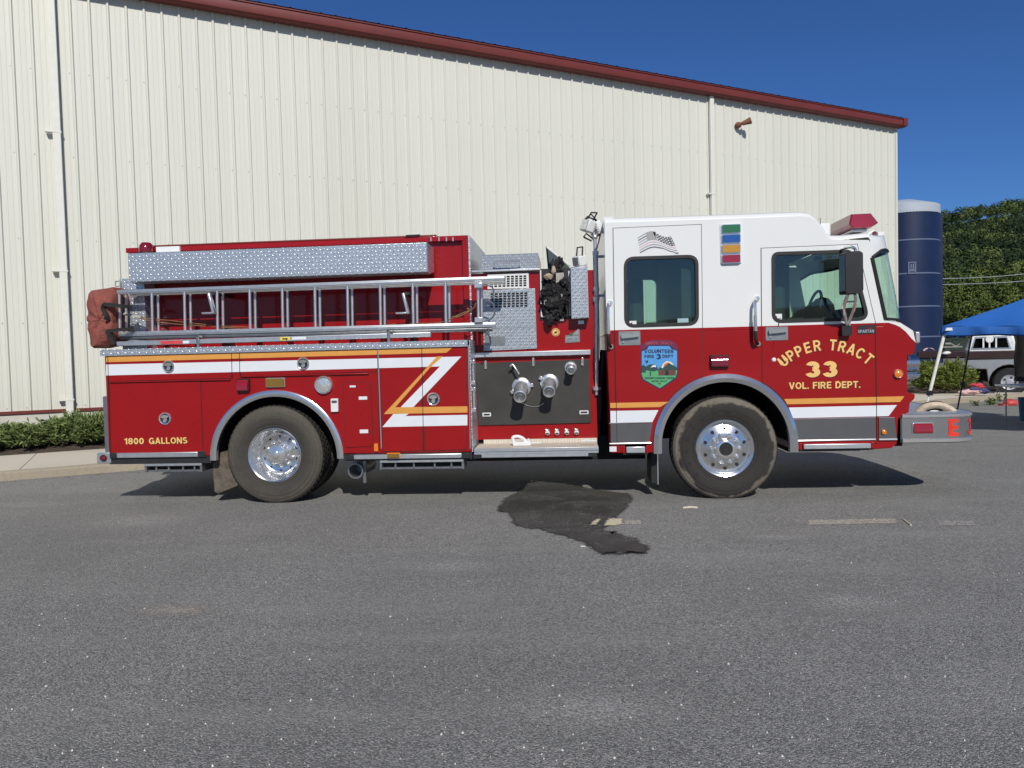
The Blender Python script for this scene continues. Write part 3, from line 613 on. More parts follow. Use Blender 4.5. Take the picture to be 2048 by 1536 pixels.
for i, (px, Z, sc) in enumerate(spots):
    k = i % 2; o = TR[k] if not used[k] else copy_tree(TR[k]); used[k] = True; p = polar((px-1024)/1500, Z); u = (px-1024)/1500
    o.location = (p.x, p.y, hill_z(u, Z)-.2); o.rotation_euler = (0, 0, i*1.7); o.scale = (sc, sc, sc)
    tag(o, 'leafy green tree at the foot of the forested hill, above the blue canopy', 'tree', 'trees at the foot of the hill')
def wire(pts, label):
    b = MB(); b.tube(bez(pts, 10), .028, 5); tag(b.build('power_line', 'silo_cap'), label, 'power line')
wire([AT(1700, 566, 84), AT(1871, 558, 84), AT(1960, 555, 84), AT(2048, 548, 84), AT(2300, 522, 84)], 'upper pale power line strung in front of the forested hill')
wire([AT(1700, 574, 84), AT(1871, 569.5, 84), AT(1960, 567, 84), AT(2048, 562, 84), AT(2300, 540, 84)], 'lower pale power line strung in front of the forested hill')

# ---- junipers
def juniper(name, base, rx, ry, h, n, mat, seed, yaw=TH):
    g = np.random.default_rng(seed); root = empty(name, base); V = []; b = MB()
    ca, sa = math.cos(yaw), math.sin(yaw)
    for i in range(n):
        t = g.random()*2*math.pi; l = (.35+.65*g.random()); rise = h*(.35+.75*g.random())*(1.15-.5*l)
        st = np.array([g.normal()*rx*.3, g.normal()*ry*.25, 0.02]); e = np.array([math.cos(t)*rx*l, math.sin(t)*ry*l, rise]); mid = st*.5+e*.5+np.array([0, 0, rise*.22])
        m_ = 46; ts = .25+.75*g.random(m_); c = ((1-ts)**2)[:, None]*st + (2*ts*(1-ts))[:, None]*mid + (ts**2)[:, None]*e; dr = (2*(1-ts))[:, None]*(mid-st)+(2*ts)[:, None]*(e-mid); dr /= np.linalg.norm(dr, axis=1)[:, None]+1e-6
        dr = dr + g.normal(size=(m_, 3))*.55 + np.array([0, 0, .18]); dr /= np.linalg.norm(dr, axis=1)[:, None]; sd = np.cross(dr, g.normal(size=(m_, 3))); sd /= np.linalg.norm(sd, axis=1)[:, None]
        ln = (.06+.08*g.random(m_))[:, None]; wd = .014; c = c + g.normal(size=(m_, 3))*.025
        V.append(np.stack([c-sd*wd*.4, c+dr*ln*.5-sd*wd, c+dr*ln, c+dr*ln*.5+sd*wd], 1).reshape(-1, 3))
        if i % 9 == 0: b.tube([Vector(st), Vector(mid)*.9, Vector(e)*.92], [.016, .011, .004], 5)
    v = np.concatenate(V); v = np.stack([v[:, 0]*ca-v[:, 1]*sa+base[0], v[:, 0]*sa+v[:, 1]*ca+base[1], np.maximum(v[:, 2], .01)+base[2]], 1); quads('foliage', v, mat, root)
    vv = [(x*ca-y*sa+base[0], x*sa+y*ca+base[1], z+base[2]) for x, y, z in b.v]; b.v = vv; b.build('branches', 'bark', root); return root
def bed_at(px, off):   # a point of the bed that shows at image column px
    d = ray(px, 880); d = d*((DP-off)/d.dot(MW)); return (CAM.x+d.x, CAM.y+d.y, .19)
tag(juniper('juniper_shrub', bed_at(-70, .85), 1.05, .72, .40, 260, 'juniper', 11), 'low spreading green juniper cut off by the frame edge', 'shrub', 'junipers along the warehouse wall')
tag(juniper('juniper_shrub', bed_at(62, .9), 1.0, .74, .36, 300, 'juniper', 12), 'low spreading green juniper in front of the downspout', 'shrub', 'junipers along the warehouse wall')
tag(juniper('juniper_shrub', bed_at(192, .9), .98, .74, .50, 320, 'juniper', 13), 'taller green juniper partly hidden by the tail of the fire engine', 'shrub', 'junipers along the warehouse wall')

# ================================================================== THE FIRE ENGINE
FE = empty('fire_engine', (0, 1.2, 0)); tag(FE, 'red and white fire engine parked side-on across the asphalt', 'fire engine')
W_ = 2.44
def part(b, name, mat, parent=None, **k): return b.build(name, mat, parent or FE, **k)
def flat(name, mat, polys, y0, y1, parent=None, **k):
    b = MB()
    for p in polys: b.prism(p, y0, y1)
    return part(b, name, mat, parent, smooth=k.pop('smooth', 20), **k)
def band(pxl, dz0, dz1=None): pass
zs_ = lambda px, py, Y=0: P(px, py, Y)[1]
Xs = lambda px, py, Y=0: P(px, py, Y)[0]
# ---- rear body
XL, XR = Xs(213, 810), Xs(941, 800); ZBOT = zs_(600, 909.5); ZTOP = (zs_(213, 711)+zs_(936, 693))/2
RC_ = P(554, 917); RR = .73; FC = P(1450, 889); FR = .715
def arch(c, r, zb, n=28, a0=0.0):
    return [(c[0]+r*math.cos(t), max(zb, c[1]+r*math.sin(t))) for t in [math.pi*i/n for i in range(n+1)]]
def arch_poly(x0, x1, z0, z1, c, r):
    a = [(c[0]+r, z0)]+[(x, z) for x, z in arch(c, r, z0)]+[(c[0]-r, z0)]
    if a[0] == a[1]: a = a[1:]
    if a[-1] == a[-2]: a = a[:-1]
    return [(x0, z0)]+a[::-1]+[(x1, z0), (x1, z1), (x0, z1)]
b = MB(); b.prism(arch_poly(XL, XR, ZBOT, ZTOP, RC_, RR-.03), 0, W_); part(b, 'rear_body', 'red_paint', bevel=.012)
def liner(c, r, name='wheel_well', zb=.35):
    b = MB(); pts = arch(c, r, zb, 24); n = len(pts)
    b.add([(x, y, z) for y in (.03, 1.0) for x, z in pts], [(i, i+1, n+i+1, n+i) for i in range(n-1)]); b.prism(pts, 1.0, 1.02); part(b, name, 'under_black')
liner(RC_, RR-.034)
def fender(c, r0, r1, zb, y, name='fender_trim'):
    b = MB(); pts = []
    n = 36; rows = []
    for i in range(n+1):
        t = math.pi*i/n; row = []
        for rr, yy in ((r0, .03), (r0, -y*.6), ((r0+r1)/2, -y), (r1, -y*.5), (r1, .01)): row.append((c[0]+rr*math.cos(t), yy, c[1]+rr*math.sin(t)))
        rows.append(row)
    rows = [[(x, yy, zb) for x, yy, z in rows[0]]]+rows+[[(x, yy, zb) for x, yy, z in rows[-1]]]
    b.grid(rows); part(b, name, 'fender_metal', smooth=50)
fender(RC_, RR-.065, RR+.003, ZBOT-.045, .035)
# doors of the rear body: raised panels with dark seals
SEAL = (.004, .0035)
def body_door(name, poly, y=-.006, mat='red_paint', seal=True, bev=.003):
    d = flat(name, mat, [poly], y, .002, bevel=bev)
    if seal:
        b = MB(); b.prism(inset(poly, -.005), -.0030, .0015); part(b, 'door_seal', 'black_rubber', d)
    return d
zlo = zs_(300, 909)+.012
d1 = body_door('compartment_door', PP([(217, 707), (462, 700), (462, 756), (218, 763)]))
d2 = body_door('compartment_door', rpoly(PP([(220, 768), (401, 763), (406, 905), (224, 908)]), .01))
d3 = body_door('compartment_door', PP([(481, 700), (752, 691), (753, 743), (482, 752)]))
d4 = body_door('compartment_door', PP([(762, 691), (841.5, 688.5), (846, 901), (767, 903)]))
d5 = body_door('compartment_door', PP([(846, 688.5), (932, 686), (934, 899), (850, 901)]))
d6 = body_door('small_door', rpoly(PP([(687, 766), (741, 764), (746, 892), (691, 895)]), .025), y=-.008)
b = MB()
for l in (((221, 766), (462, 757.5)), ((483, 755), (738, 745))):
    p, q = P(*l[0]), P(*l[1]); b.box(p[0], q[0], -.022, 0.001, (p[1]+q[1])/2-.006, (p[1]+q[1])/2+.006)
part(b, 'drip_rail', 'red_paint', bevel=.003, each=True)
b = MB()
for x0, z0, x1, z1 in ((756, 697, 763, 897), (937, 690, 941, 897)):
    b.tube([(*P(x0, z0)[:1], -.006, P(x0, z0)[1]), (P(x1, z1)[0], -.006, P(x1, z1)[1])], .0065, 6)
part(b, 'door_hinge', 'bare_metal', each=True)
# stripes
YS0, YS1 = -.0082, -.0045
flat('gold_stripe', 'gold_decal', [PP([(213, 712.5), (905, 695), (893, 705.5), (213, 724.5)])], YS0, YS1)
flat('gold_stripe', 'gold_decal', [PP([(874, 713), (886, 712.7), (862, 733.5), (791, 814.5), (935, 812.5), (935, 825), (768, 828), (842, 748)])], YS0-.0006, YS1)
WS = flat('white_stripe', 'white_decal', [PP([(213, 729), (923, 713), (826, 815), (800, 816), (880, 733), (213, 751)])], YS0, YS1)
flat('white_stripe', 'white_decal', [PP([(787, 828), (818, 827), (811, 832), (935, 829.5), (935, 850.5), (765, 854)])], YS0, YS1)
b = MB()
for x0, y0, x1, y1 in ((463.5, 700, 465, 757), (479.5, 700, 480.5, 757), (755, 692, 760, 900), (843.7, 690, 847.6, 901), (216.5, 708, 221, 906)):
    p, q = P(x0, y0), P(x1, y1); b.add([(p[0]-.0035, YS0-.0008, p[1]), (p[0]+.0035, YS0-.0008, p[1]), (q[0]+.0035, YS0-.0008, q[1]), (q[0]-.0035, YS0-.0008, q[1])], [(0, 1, 2, 3)])
part(b, 'panel_seam', 'letter_shadow', smooth=0, each=True)
# D-ring latches
def d_latch(px, py):
    c = P(px, py); r = .068; o = empty('door_latch', (c[0], -.01, c[1]), FE)
    b = MB(); b.lathe([(0, .002), (r*.72, .002), (r*.78, .012), (r*.92, .016), (r, .010), (r, 0)], (c[0], -.006, c[1]), n=30); b.build('latch_ring', 'chrome', o)
    b = MB(); b.lathe([(0, -.001), (r*.6, .006), (r*.72, .008)], (c[0], -.006, c[1]), n=30); b.build('latch_cup', 'black_metal', o)
    b = MB(); pts = [(-.8, .25), (-.5, .62), (0, .72), (.5, .62), (.8, .25), (.35, .05), (-.35, .05)]; b.prism(rpoly([(c[0]+x*r*.85, c[1]+z*r*.85) for x, z in pts], .012), -.024, -.012); b.build('latch_handle', 'chrome', o, bevel=.004)
    b = MB(); b.prism(disc((c[0], c[1]-r*.35), r*.28, 14), -.020, -.010); b.build('lock', 'bare_metal', o)
for p in ((338, 733), (607, 727), (331, 837), (867, 798)): d_latch(*p)
def lamp(px0, py0, px1, py1, lens, name, prot=.035, bez='chrome', bev=.008, Y=0.0, tilt=0):
    a, c = P(px0, py0, Y), P(px1, py1, Y); x0, x1 = sorted((a[0], c[0])); z0, z1 = sorted((a[1], c[1])); o = empty(name, ((x0+x1)/2, Y, (z0+z1)/2), FE)
    b = MB(); b.prism(rpoly(rect(x0, z0, x1, z1), .012), Y-prot*.45, Y+.004); b.build('bezel', bez, o, bevel=.004)
    q = .008; b = MB()
    if prot > .033:
        pz = [(Y-prot*.4, z1-q), (Y-prot*.55, z1-q-.004), (Y-prot, z1-q-(z1-z0)*.34), (Y-prot*1.04, z0+q+.012), (Y-prot*.8, z0+q), (Y-prot*.4, z0+q)]; k = len(pz); rows = [[(x, y, z) for y, z in pz] for x in (x0+q, x1-q)]
        b.add(rows[0]+rows[1], [(i, (i+1) % k, k+(i+1) % k, k+i) for i in range(k)]+[tuple(range(k)), tuple(range(k, 2*k))])
    else: b.prism(rpoly(rect(x0+q, z0+q, x1-q, z1-q), .012), Y-prot, Y-prot*.4)
    b.build('lens', lens, o, bevel=bev)
    return o
lamp(475, 758, 501, 783, 'red_lens_bright', 'marker_lamp', .06, 'black_plastic')
lamp(532, 756, 571, 774, 'amber_dull', 'marker_lamp', .03, 'chrome')
def round_lamp(px, py, r, lens, name, prot=.03, Y=0.0, ring='chrome'):
    c = P(px, py, Y); o = empty(name, (c[0], Y, c[1]), FE)
    b = MB(); b.lathe([(r, 0), (r, prot*.7), (r*.93, prot), (r*.80, prot*.75)], (c[0], Y, c[1]), n=30); b.build('bezel', ring, o)
    b = MB(); b.lathe([(0, prot*1.1), (r*.4, prot*1.0), (r*.83, prot*.6)], (c[0], Y, c[1]), n=30); b.build('lens', lens, o)
round_lamp(648, 770, .098, 'clear_lens', 'scene_light', .035)
b = MB(); p, q = P(663, 797), P(678, 823); b.prism(rpoly(rect(p[0], q[1], q[0], p[1]), .008), -.03, 0); ob = part(b, 'outlet_box', 'white_plastic', bevel=.005)
b = MB(); b.box(p[0]+.01, q[0]-.01, -.034, -.029, p[1]-.045, p[1]-.02); b.build('cover_slot', 'grey_trim', ob)
for a in ((700, 771, 712, 774.5), (718, 793, 735, 799), (720, 859, 737, 866)):
    p, q = P(a[0], a[1]), P(a[2], a[3]); flat('door_plate', 'white_decal', [rect(p[0], q[1], q[0], p[1])], -.0125, -.008)
p, q = P(749, 887), P(757, 902); flat('reflector', 'amber_lens', [rect(p[0], q[1], q[0], p[1])], -.02, 0)
# lettering 1800 GALLONS
def plane_text(s, px0, px1, py, hpx, name, mat, Y, shadow=None, bold=.022, sp=1.0, drop=.004, parent=None):
    zc = P((px0+px1)/2, py, Y)[1]; h = abs(P(px0, py-hpx, Y)[1]-P(px0, py, Y)[1]); x0, x1 = P(px0, py, Y)[0], P(px1, py, Y)[0]; xc = (x0+x1)/2; ws = (x1-x0)/width(s, h, 1, bold, sp)
    sl_ = (P(px1, py, Y)[1]-P(px0, py, Y)[1])
    if shadow:
        b = MB(); ink(b, s, lambda x, y: (xc+x+drop, Y+.0004, zc+y-drop), h, ws, bold+.022, sp); part(b, name+'_outline', shadow, parent, smooth=0, weld=False)
    b = MB(); ink(b, s, lambda x, y: (xc+x, Y, zc+y), h, ws, bold, sp); part(b, name, mat, parent, smooth=0, weld=False)
YT = -.0092
plane_text('1800', 249, 288, 888.5, 12.5, 'lettering', 'letter_gold', YT, 'letter_shadow')
plane_text('GALLONS', 298, 375, 887.5, 12.5, 'lettering', 'letter_gold', YT, 'letter_shadow')
# lower rails, steps, tail lamp, exhaust
def rail(px0, px1, py0, py1, ends=True):
    a, c = P(px0, py0), P(px1, py1); x0, x1 = a[0], c[0]; z1 = (P(px0, py0)[1]+P(px1, py0)[1])/2; h = abs(P(px0, py0)[1]-P(px0, py1)[1])
    b = MB(); b.box(x0, x1, -.018, .05, z1-h, z1); o = part(b, 'rub_rail', 'aluminium', bevel=.006)
    b = MB(); 
    for q0, q1 in ((x0-.085, x0-.002), (x1+.002, x1+.085)): b = MB(); b.box(q0, q1, -.012, .05, z1-h-.005, z1+.004); b.cyl((q0+.05, -.0115, z1-h/2), (q0+.05, -.018, z1-h/2), .010, n=8); b.build('rail_end', 'black_metal', o, bevel=.004)
rail(235, 397, 904.5, 914.5); rail(708, 924, 908, 917); rail(963, 1177, 906, 914)
b = MB(); b.box(XL, RC_[0]-RR-.0, .01, .3, ZBOT-.075, ZBOT-.002); b.box(RC_[0]+RR+.0, XR, .01, .3, ZBOT-.075, ZBOT-.002); part(b, 'body_sill', 'black_metal', each=True)
lamp(774, 905.5, 801, 916, 'amber_dull', 'side_marker', .03, 'amber_lens', Y=-.018)
def slide_step(px0, px1, py0, py1):
    a, c = P(px0, py0, .03), P(px1, py1, .03); x0, x1 = a[0], c[0]; z1, z0 = a[1], c[1]; o = empty('folding_step', ((x0+x1)/2, .1, z1), FE)
    b = MB(); b.box(x0, x1, .01, .30, z1-.035, z1); b.build('tread', 'aluminium', o, bevel=.005)
    b = MB()
    for x in (x0+.01, x1-.01): b.box(x-.012, x+.012, .02, .28, z0, z1+.05)
    b.box(x0, x1, .05, .08, z0, z0+.018)
    for t in (.18, .4, .65, .85): x = x0+(x1-x0)*t; b.cyl((x, .05, z0+.01), (x, .05, z1-.03), .012, n=8)
    b.build('bracket', 'aluminium_dark', o); b = MB(); b.box(x0+.02, x1-.02, .09, .3, z0+.02, z1-.036); b.build('step_housing', 'under_black', o)
slide_step(290, 405, 926, 943); slide_step(760, 928, 919, 937)
c0, c1 = P(198, 905), P(219, 927); b = MB(); b.box(c0[0]-.03, XL+.02, .0, W_, c1[1], c0[1]); part(b, 'tail_step', 'aluminium', bevel=.01)
round_lamp(207.5, 916, .036, 'red_lens', 'tail_lamp', .02, -.001, 'black_rubber')
b = MB(); b.box(XL-.07, XL-.004, .04, .16, zs_(210, 905), zs_(210, 793)); part(b, 'tail_post', 'aluminium_dark', bevel=.01)
cx = P3(716, 939, .25); b = MB(); b.lathe([(.085, -.45), (.085, .10), (.070, .10), (.070, -.2), (0, -.2)], cx, n=24); b.lathe([(.10, -.05), (.10, .02), (.086, .02)], cx, n=24); b.box(cx.x+.07, cx.x+.10, .2, .24, cx.z-.14, cx.z+.10); part(b, 'exhaust_pipe', 'aluminium_dark')
mp = PP([(433, 905), (452, 905), (478, 912), (480, 970), (436, 988), (428, 983), (425, 945)], .10); b = MB(); b.prism(mp, .10, .62); part(b, 'mud_flap', 'mud_brown', bevel=.01)
c0 = P3(1312, 900, .12); b = MB(); b.prism(PP([(1302, 890), (1316, 890), (1317, 969), (1303, 966)], .15), .15, .60); part(b, 'mud_flap', 'black_rubber', bevel=.004)
b = MB(); p = P(1314.8, 892, .14); q = P(1316, 969, .14); b.box(p[0]-.004, q[0]+.006, .140, .149, q[1], p[1]); part(b, 'mud_flap_edge', 'bare_metal')
# tread plate shelf on top of the compartments
ZS0, ZS1 = ZTOP, ZTOP+.066
b = MB(); b.box(XL-.03, XR-.012, -.025, -.015, ZS0-.002, ZS1); b.box(XL-.03, XR-.012, -.015, .5, ZS1-.008, ZS1); part(b, 'top_shelf', 'tread_xz_big')
# front bulkhead of the rear body with latches
b = MB(); b.box(XR+.0005, XR+.009, .01, .52, ZBOT, ZS1); part(b, 'body_bulkhead', 'tread_yz')
for z in (zs_(944, 745), zs_(944, 800)):
    b = MB(); b.cyl((XR+.03, .06, z-.10), (XR+.03, .06, z+.10), .012, n=10); b.box(XR+.009, XR+.05, .04, .08, z-.13, z-.09); b.box(XR+.009, XR+.05, .04, .08, z+.09, z+.13); part(b, 'grab_latch', 'chrome', bevel=.004)
# ---- hose bed above
YH = .50
hx0, hx1 = Xs(262, 600, YH), Xs(938, 560, YH-.06); hz1 = (zs_(313, 493, YH-.06)+zs_(936, 471, YH-.06))/2
b = MB(); b.box(hx0, hx1-.01, YH, W_-YH+.02, ZTOP-.05, hz1-.01); part(b, 'hose_bed_wall', 'red_paint')
b = MB(); hf = Xs(926, 560, YH-.06)
b.box(hx0, hx1, YH-.06, YH-.002, hz1-.055, hz1); b.box(hf, hx1, YH-.06, YH-.002, ZS1+.02, hz1-.0555); part(b, 'hose_bed_frame', 'red_paint', bevel=.004)
b = MB(); b.box(hx1+.001, hx1+.02, YH-.05, W_-YH, zs_(940, 690, YH), hz1-.004); part(b, 'hose_bed_bulkhead', 'tread_yz')
b = MB(); b.box(hx0+.3, hx1-.35, YH-.05, 2.0, hz1+.002, hz1+.022); part(b, 'hose_bed_cover', 'gutter_red', bevel=.008)
b = MB(); b.box(Xs(814, 480, YH), Xs(842, 480, YH), YH-.1, YH, hz1+.024, hz1+.03); part(b, 'cover_plate', 'white_plastic')
for px in (862, 878, 893, 906): p = P(px, 477, YH-.061); flat('clip', 'bare_metal', [rect(p[0]-.006, p[1]-.03, p[0]+.006, p[1]+.012)], YH-.068, YH-.06)
p, q = P(313, 494, YH-.08), P(360, 503, YH-.08); flat('label_plate', 'white_plastic', [rect(p[0], q[1], q[0], p[1])], YH-.09, YH-.062)
c = P3(293, 500, YH-.1); b = MB(); b.lathe([(.08, 0), (.085, .03), (.075, .08), (.05, .11), (0, .115)], (c.x, c.y, c.z-.03), n=22, axis=(0, 0, 1)); bc = part(b, 'rear_beacon', 'red_lens')
b = MB(); b.lathe([(.05, -.04), (.09, -.04), (.09, -.001), (.05, 0)], (c.x, c.y, c.z-.03), n=22, axis=(0, 0, 1)); b.build('beacon_base', 'black_metal', bc)
# tread-plate storage box
YB = .06
bx0, bx1 = Xs(256, 530, YB), Xs(855, 515, YB); bz1 = (zs_(256, 507, YB)+zs_(853, 484.5, YB))/2; bz0 = (zs_(258, 566, YB)+zs_(855, 547, YB))/2
b = MB(); pts = [(YB, bz0+.015), (YB, bz1), (YH-.062, bz1), (YH-.062, bz0+.05), (YB+.12, bz0)]; k = len(pts)
b.add([(x, y, z) for x in (bx0, bx1) for y, z in pts], [(i, (i+1) % k, k+(i+1) % k, k+i) for i in range(k)]+[tuple(range(k)), tuple(range(k, 2*k))]); sb = part(b, 'storage_box', 'tread_xz_big', bevel=.006)
b = MB(); b.tube([(bx1-.004, YB-.003, bz0+.01), (bx1-.004, YB-.003, bz1)], .006, 6); b.box(Xs(707, 520, YB)-.002, Xs(707, 520, YB)+.002, YB-.0015, YB, bz0+.016, bz1-.003); b.build('edge_trim', 'aluminium', sb, each=True)
p, q = P(241, 558, .3), P(296, 700, .3); b = MB(); b.box(p[0], q[0], .28, YH-.002, ZS1, p[1]); part(b, 'rear_plate', 'tread_xz_big', bevel=.004)
b = MB(); b.tube([P3(231, 563, .25), P3(240, 562, .25), P3(240, 572, .25), P3(231, 573, .25), P3(231, 563, .25)], .008, 6); part(b, 'tie_ring', 'bare_metal')
for px in (424, 812):                                # brackets that carry the ladders
    o = empty('ladder_bracket', (Xs(px, 620, .2), .2, ZS1), FE); x = Xs(px, 620, .02)
    b = MB(); b.obox((x, .02, zs_(px, 607, .02)), ((1, 0, .22), (0, 1, 0), (-.22, 0, 1)), (.014, .03, .11)); b.box(x-.11, x+.035, .0, .05, zs_(px, 628, .02), zs_(px, 624, .02)); b.build('hook', 'bare_metal', o, bevel=.006)
    b = MB(); b.box(x-.03, x+.03, .05, YH, zs_(px, 586, .05)-.02, zs_(px, 586, .05)+.01); b.box(x-.02, x+.02, .26, YH, ZS1, ZS1+.05); b.build('arm', 'black_metal', o, each=True)
# ---- pump house
YP = .46; px0, px1 = XR+.06, Xs(1190, 780, YP); pz0 = zs_(1070, 884, .40)
b = MB(); b.box(px0-.1, px1+.02, YP, W_-YP, .6, zs_(1070, 540, YP)-.02); part(b, 'pump_house', 'red_paint', bevel=.004)
b = MB(); b.prism(PP([(951, 726), (1178, 718.5), (1182, 845.5), (957, 851)], YP-.02), YP-.02, YP-.002); pp = part(b, 'pump_panel', 'pump_panel', bevel=.004)
b = MB(); p, q = P(946, 708, YP-.05), P(1181, 700, YP-.05); z = (p[1]+q[1])/2; b.box(p[0], q[0], YP-.055, YP, z-.045, z+.008); part(b, 'panel_shelf', 'aluminium', bevel=.004)
for px, py in ((971, 730), (1066.5, 724), (1165, 723)):
    c = P(px, py, YP-.03); b = MB(); b.box(c[0]-.013, c[0]+.013, YP-.035, YP-.018, c[1]-.045, c[1]+.045); b.cyl((c[0], YP-.045, c[1]+.0), (c[0], YP-.035, c[1]), .008, n=8); part(b, 'panel_latch', 'chrome', pp, bevel=.003)
for a in ((965, 825.5, 982, 832.5), (1159, 821, 1177, 828)):
    p, q = P(a[0], a[1], YP-.02), P(a[2], a[3], YP-.02); o = flat('panel_label', 'white_decal', [rect(p[0], q[1], q[0], p[1])], YP-.025, YP-.0195, pp); flat('label_print', 'black_metal', [rect(p[0]+.012, q[1]+.009, q[0]-.012, p[1]-.011)], YP-.0262, YP-.0245, o)
def cap(px, py, r, l, big):
    c = P3(px, py, YP-.02); o = empty('discharge_cap' if big else 'gauge_valve', c, FE); d = Vector((0, -1, -.32 if big else -.18)).normalized()
    b = MB(); b.lathe([(0, .0), (r, 0), (r, .018), (r*.86, .028), (r*.6, .03)], c, n=32, axis=(0, -1, 0)); b.build('flange', 'bare_metal', o)
    b = MB(); b.lathe([(r*.74, .02), (r*.74, l*.45), (r*.62, l*.52), (r*.62, l*.9)], c, n=28, axis=d); b.build('elbow', 'aluminium', o)
    b = MB(); b.lathe([(r*.64, l*.8), (r*.66, l), (r*.54, l*1.02), (r*.5, l*.95)], c, n=28, axis=d); b.build('cap_rim', 'bare_metal', o)
    b = MB(); b.lathe([(0, l*.96), (r*.2, l*.985), (r*.52, l*.95)], c, n=24, axis=d); b.build('cap_face', 'aluminium_dark', o)
    if big:
        for t in ((.15, 3.6) if px < 1070 else (2.6,)):
            b = MB(); b.obox(c+Vector((math.cos(t)*r*1.05, -.018, math.sin(t)*r*1.05)), ((math.cos(t), 0, math.sin(t)), (0, 1, 0), (-math.sin(t), 0, math.cos(t))), (.022, .018, .02)); b.build('lug', 'bare_metal', o, bevel=.004)
    return o
o = cap(1043, 774, .105, .30, True); b = MB(); b.tube([P3(1032, 786, YP-.14), P3(1033, 779, YP-.15), P3(1041, 774, YP-.16), P3(1048, 776, YP-.16)], .012, 6); b.tube([P3(1034, 791, YP-.19), P3(1039, 784, YP-.2), P3(1048, 783, YP-.2)], .008, 6); b.build('paint_marking', 'red_plastic', o)
cap(1099, 766, .10, .27, True); cap(1141.5, 735, .068, .17, False)
o = empty('valve_lever', P3(1030, 740, YP), FE); b = MB(); b.tube(bez([P3(1020, 733, YP-.11), P3(1025, 729, YP-.11), P3(1032, 738, YP-.12), P3(1038, 748, YP-.12)]), .010, 8); b.build('lever', 'bare_metal', o); b = MB(); b.cyl(P3(1027, 737, YP), P3(1025, 731, YP-.11), .012, n=8); b.build('stem', 'black_metal', o)
b = MB(); b.tube(bez([P3(1045, 806, YP-.05), P3(1058, 812, YP-.03), P3(1075, 813, YP-.03), P3(1088, 806, YP-.05)]), .003, 6); part(b, 'cap_chain', 'bare_metal')
for px in (1095, 1114, 1133.5, 1153):
    c = P3(px, 865-(px-1095)*.02, YP); o = empty('drain_valve', c, FE); b = MB(); b.lathe([(0, .03), (.022, .03), (.026, .02), (.026, 0)], (c.x, YP, c.z-.004), n=16); b.build('body', 'white_plastic', o)
    b = MB(); b.box(c.x-.017, c.x+.017, YP-.045, YP-.028, c.z-.012, c.z-.002); b.build('slot', 'decal_blackish', o); b = MB(); b.tube([(c.x-.018, YP-.02, c.z+.02), (c.x-.014, YP-.03, c.z+.038), (c.x, YP-.03, c.z+.026), (c.x+.014, YP-.03, c.z+.038), (c.x+.018, YP-.02, c.z+.02)], .006, 6); b.build('handle', 'bare_metal', o)
# running board
rz = (zs_(950, 898.5)+zs_(1196, 892.5))/2; rx0, rx1 = Xs(948, 897, -.02), Xs(1197, 893, -.02)
b = MB(); b.box(rx0, rx1, -.02, YP-.025, rz-.03, rz); rb = part(b, 'running_board', 'tread_step', bevel=.004)
b = MB(); b.box(rx0+.05, px1+.01, YP-.022, YP-.001, rz-.02, zs_(1070, 877.5, YP)); b.build('kick_plate', 'tread_step', rb)
b = MB(); b.box(rx0, rx1, -.028, -.0205, rz-.032, rz+.003); b.box(rx0, rx1, -.02, .0, rz-.06, rz-.033); b.build('edge_strip', 'aluminium', rb, bevel=.002)
o = empty('clamp_bracket', P3(1048, 888, .2), FE); b = MB(); p, q = P(1026, 889, .2), P(1062, 882, .2); b.box(p[0], q[0], .16, .26, rz+.002, rz+.045); b.build('base', 'white_plastic', o, bevel=.006)
b = MB(); b.tube(bez([P3(1027, 884, .21), P3(1026, 875, .21), P3(1036, 873, .21), P3(1046, 877, .21), P3(1052, 884, .21)]), .018, 8); b.tube([P3(1055, 885, .2), P3(1057, 878, .2), P3(1060, 884, .2)], .014, 8); b.tube([P3(1060, 886, .2), P3(1082, 886, .2)], .006, 6); b.build('clamp', 'white_plastic', o)
b = MB(); b.tube([P3(1165, 882, .12), P3(1172, 880.5, .12), P3(1190, 882, .1)], .01, 6); part(b, 'step_cable', 'white_plastic')
# upper pump house
YU = .44
def uplate(name, pxs, y0, y1, mat, **k): return flat(name, mat, [PP(pxs, y0)], y0, y1, **k)
lid = empty('generator_lid', P3(1015, 523, .5), FE)
a, c_ = P(960, 541, YU), P(1076, 538, YU); zt = zs_(1015, 508, YU+.15); b = MB()
pts = [(YU, a[1]), (YU+.15, zt), (1.5, zt), (1.5, a[1])]; k = 4
b.add([(x, y, z) for x in (a[0], c_[0]) for y, z in pts], [(i, (i+1) % k, k+(i+1) % k, k+i) for i in range(k)]+[(0, 1, 2, 3), (4, 5, 6, 7)]); b.build('lid_plate', 'tread_xz', lid, bevel=.006)
b = MB(); b.tube([P3(988, 532, YU), P3(988, 523, YU-.07), P3(1040, 522, YU-.07), P3(1040, 531, YU)], .011, 8); b.build('grip', 'chrome', lid)
b = MB(); z = a[1]; b.box(Xs(944, 544, YU), Xs(1081, 540, YU), YU-.03, YU+.01, z-.02, z); part(b, 'lid_edge', 'aluminium', bevel=.003)
grl = uplate('louver_panel', [(975, 549), (1057, 545.5), (1058, 576), (975, 578)], YP-.012, YP, 'white_plastic')
def slots(par, x0, y0, x1, y1, nx, ny, Y):
    b = MB()
    for i in range(nx):
        for j in range(ny):
            xa = x0+(x1-x0)*(i+.14)/nx; xb = x0+(x1-x0)*(i+.86)/nx; ya = y0+(y1-y0)*(j+.16)/ny; yb = y0+(y1-y0)*(j+.8)/ny; dy = -.03*(xa-x0)
            p, q = P(xa, ya+dy, Y), P(xb, yb+dy, Y); b.add([(p[0], Y, p[1]), (q[0], Y, p[1]), (q[0], Y, q[1]), (p[0], Y, q[1])], [(0, 1, 2, 3)])
    b.build('louver_slots', 'under_black', par, smooth=0)
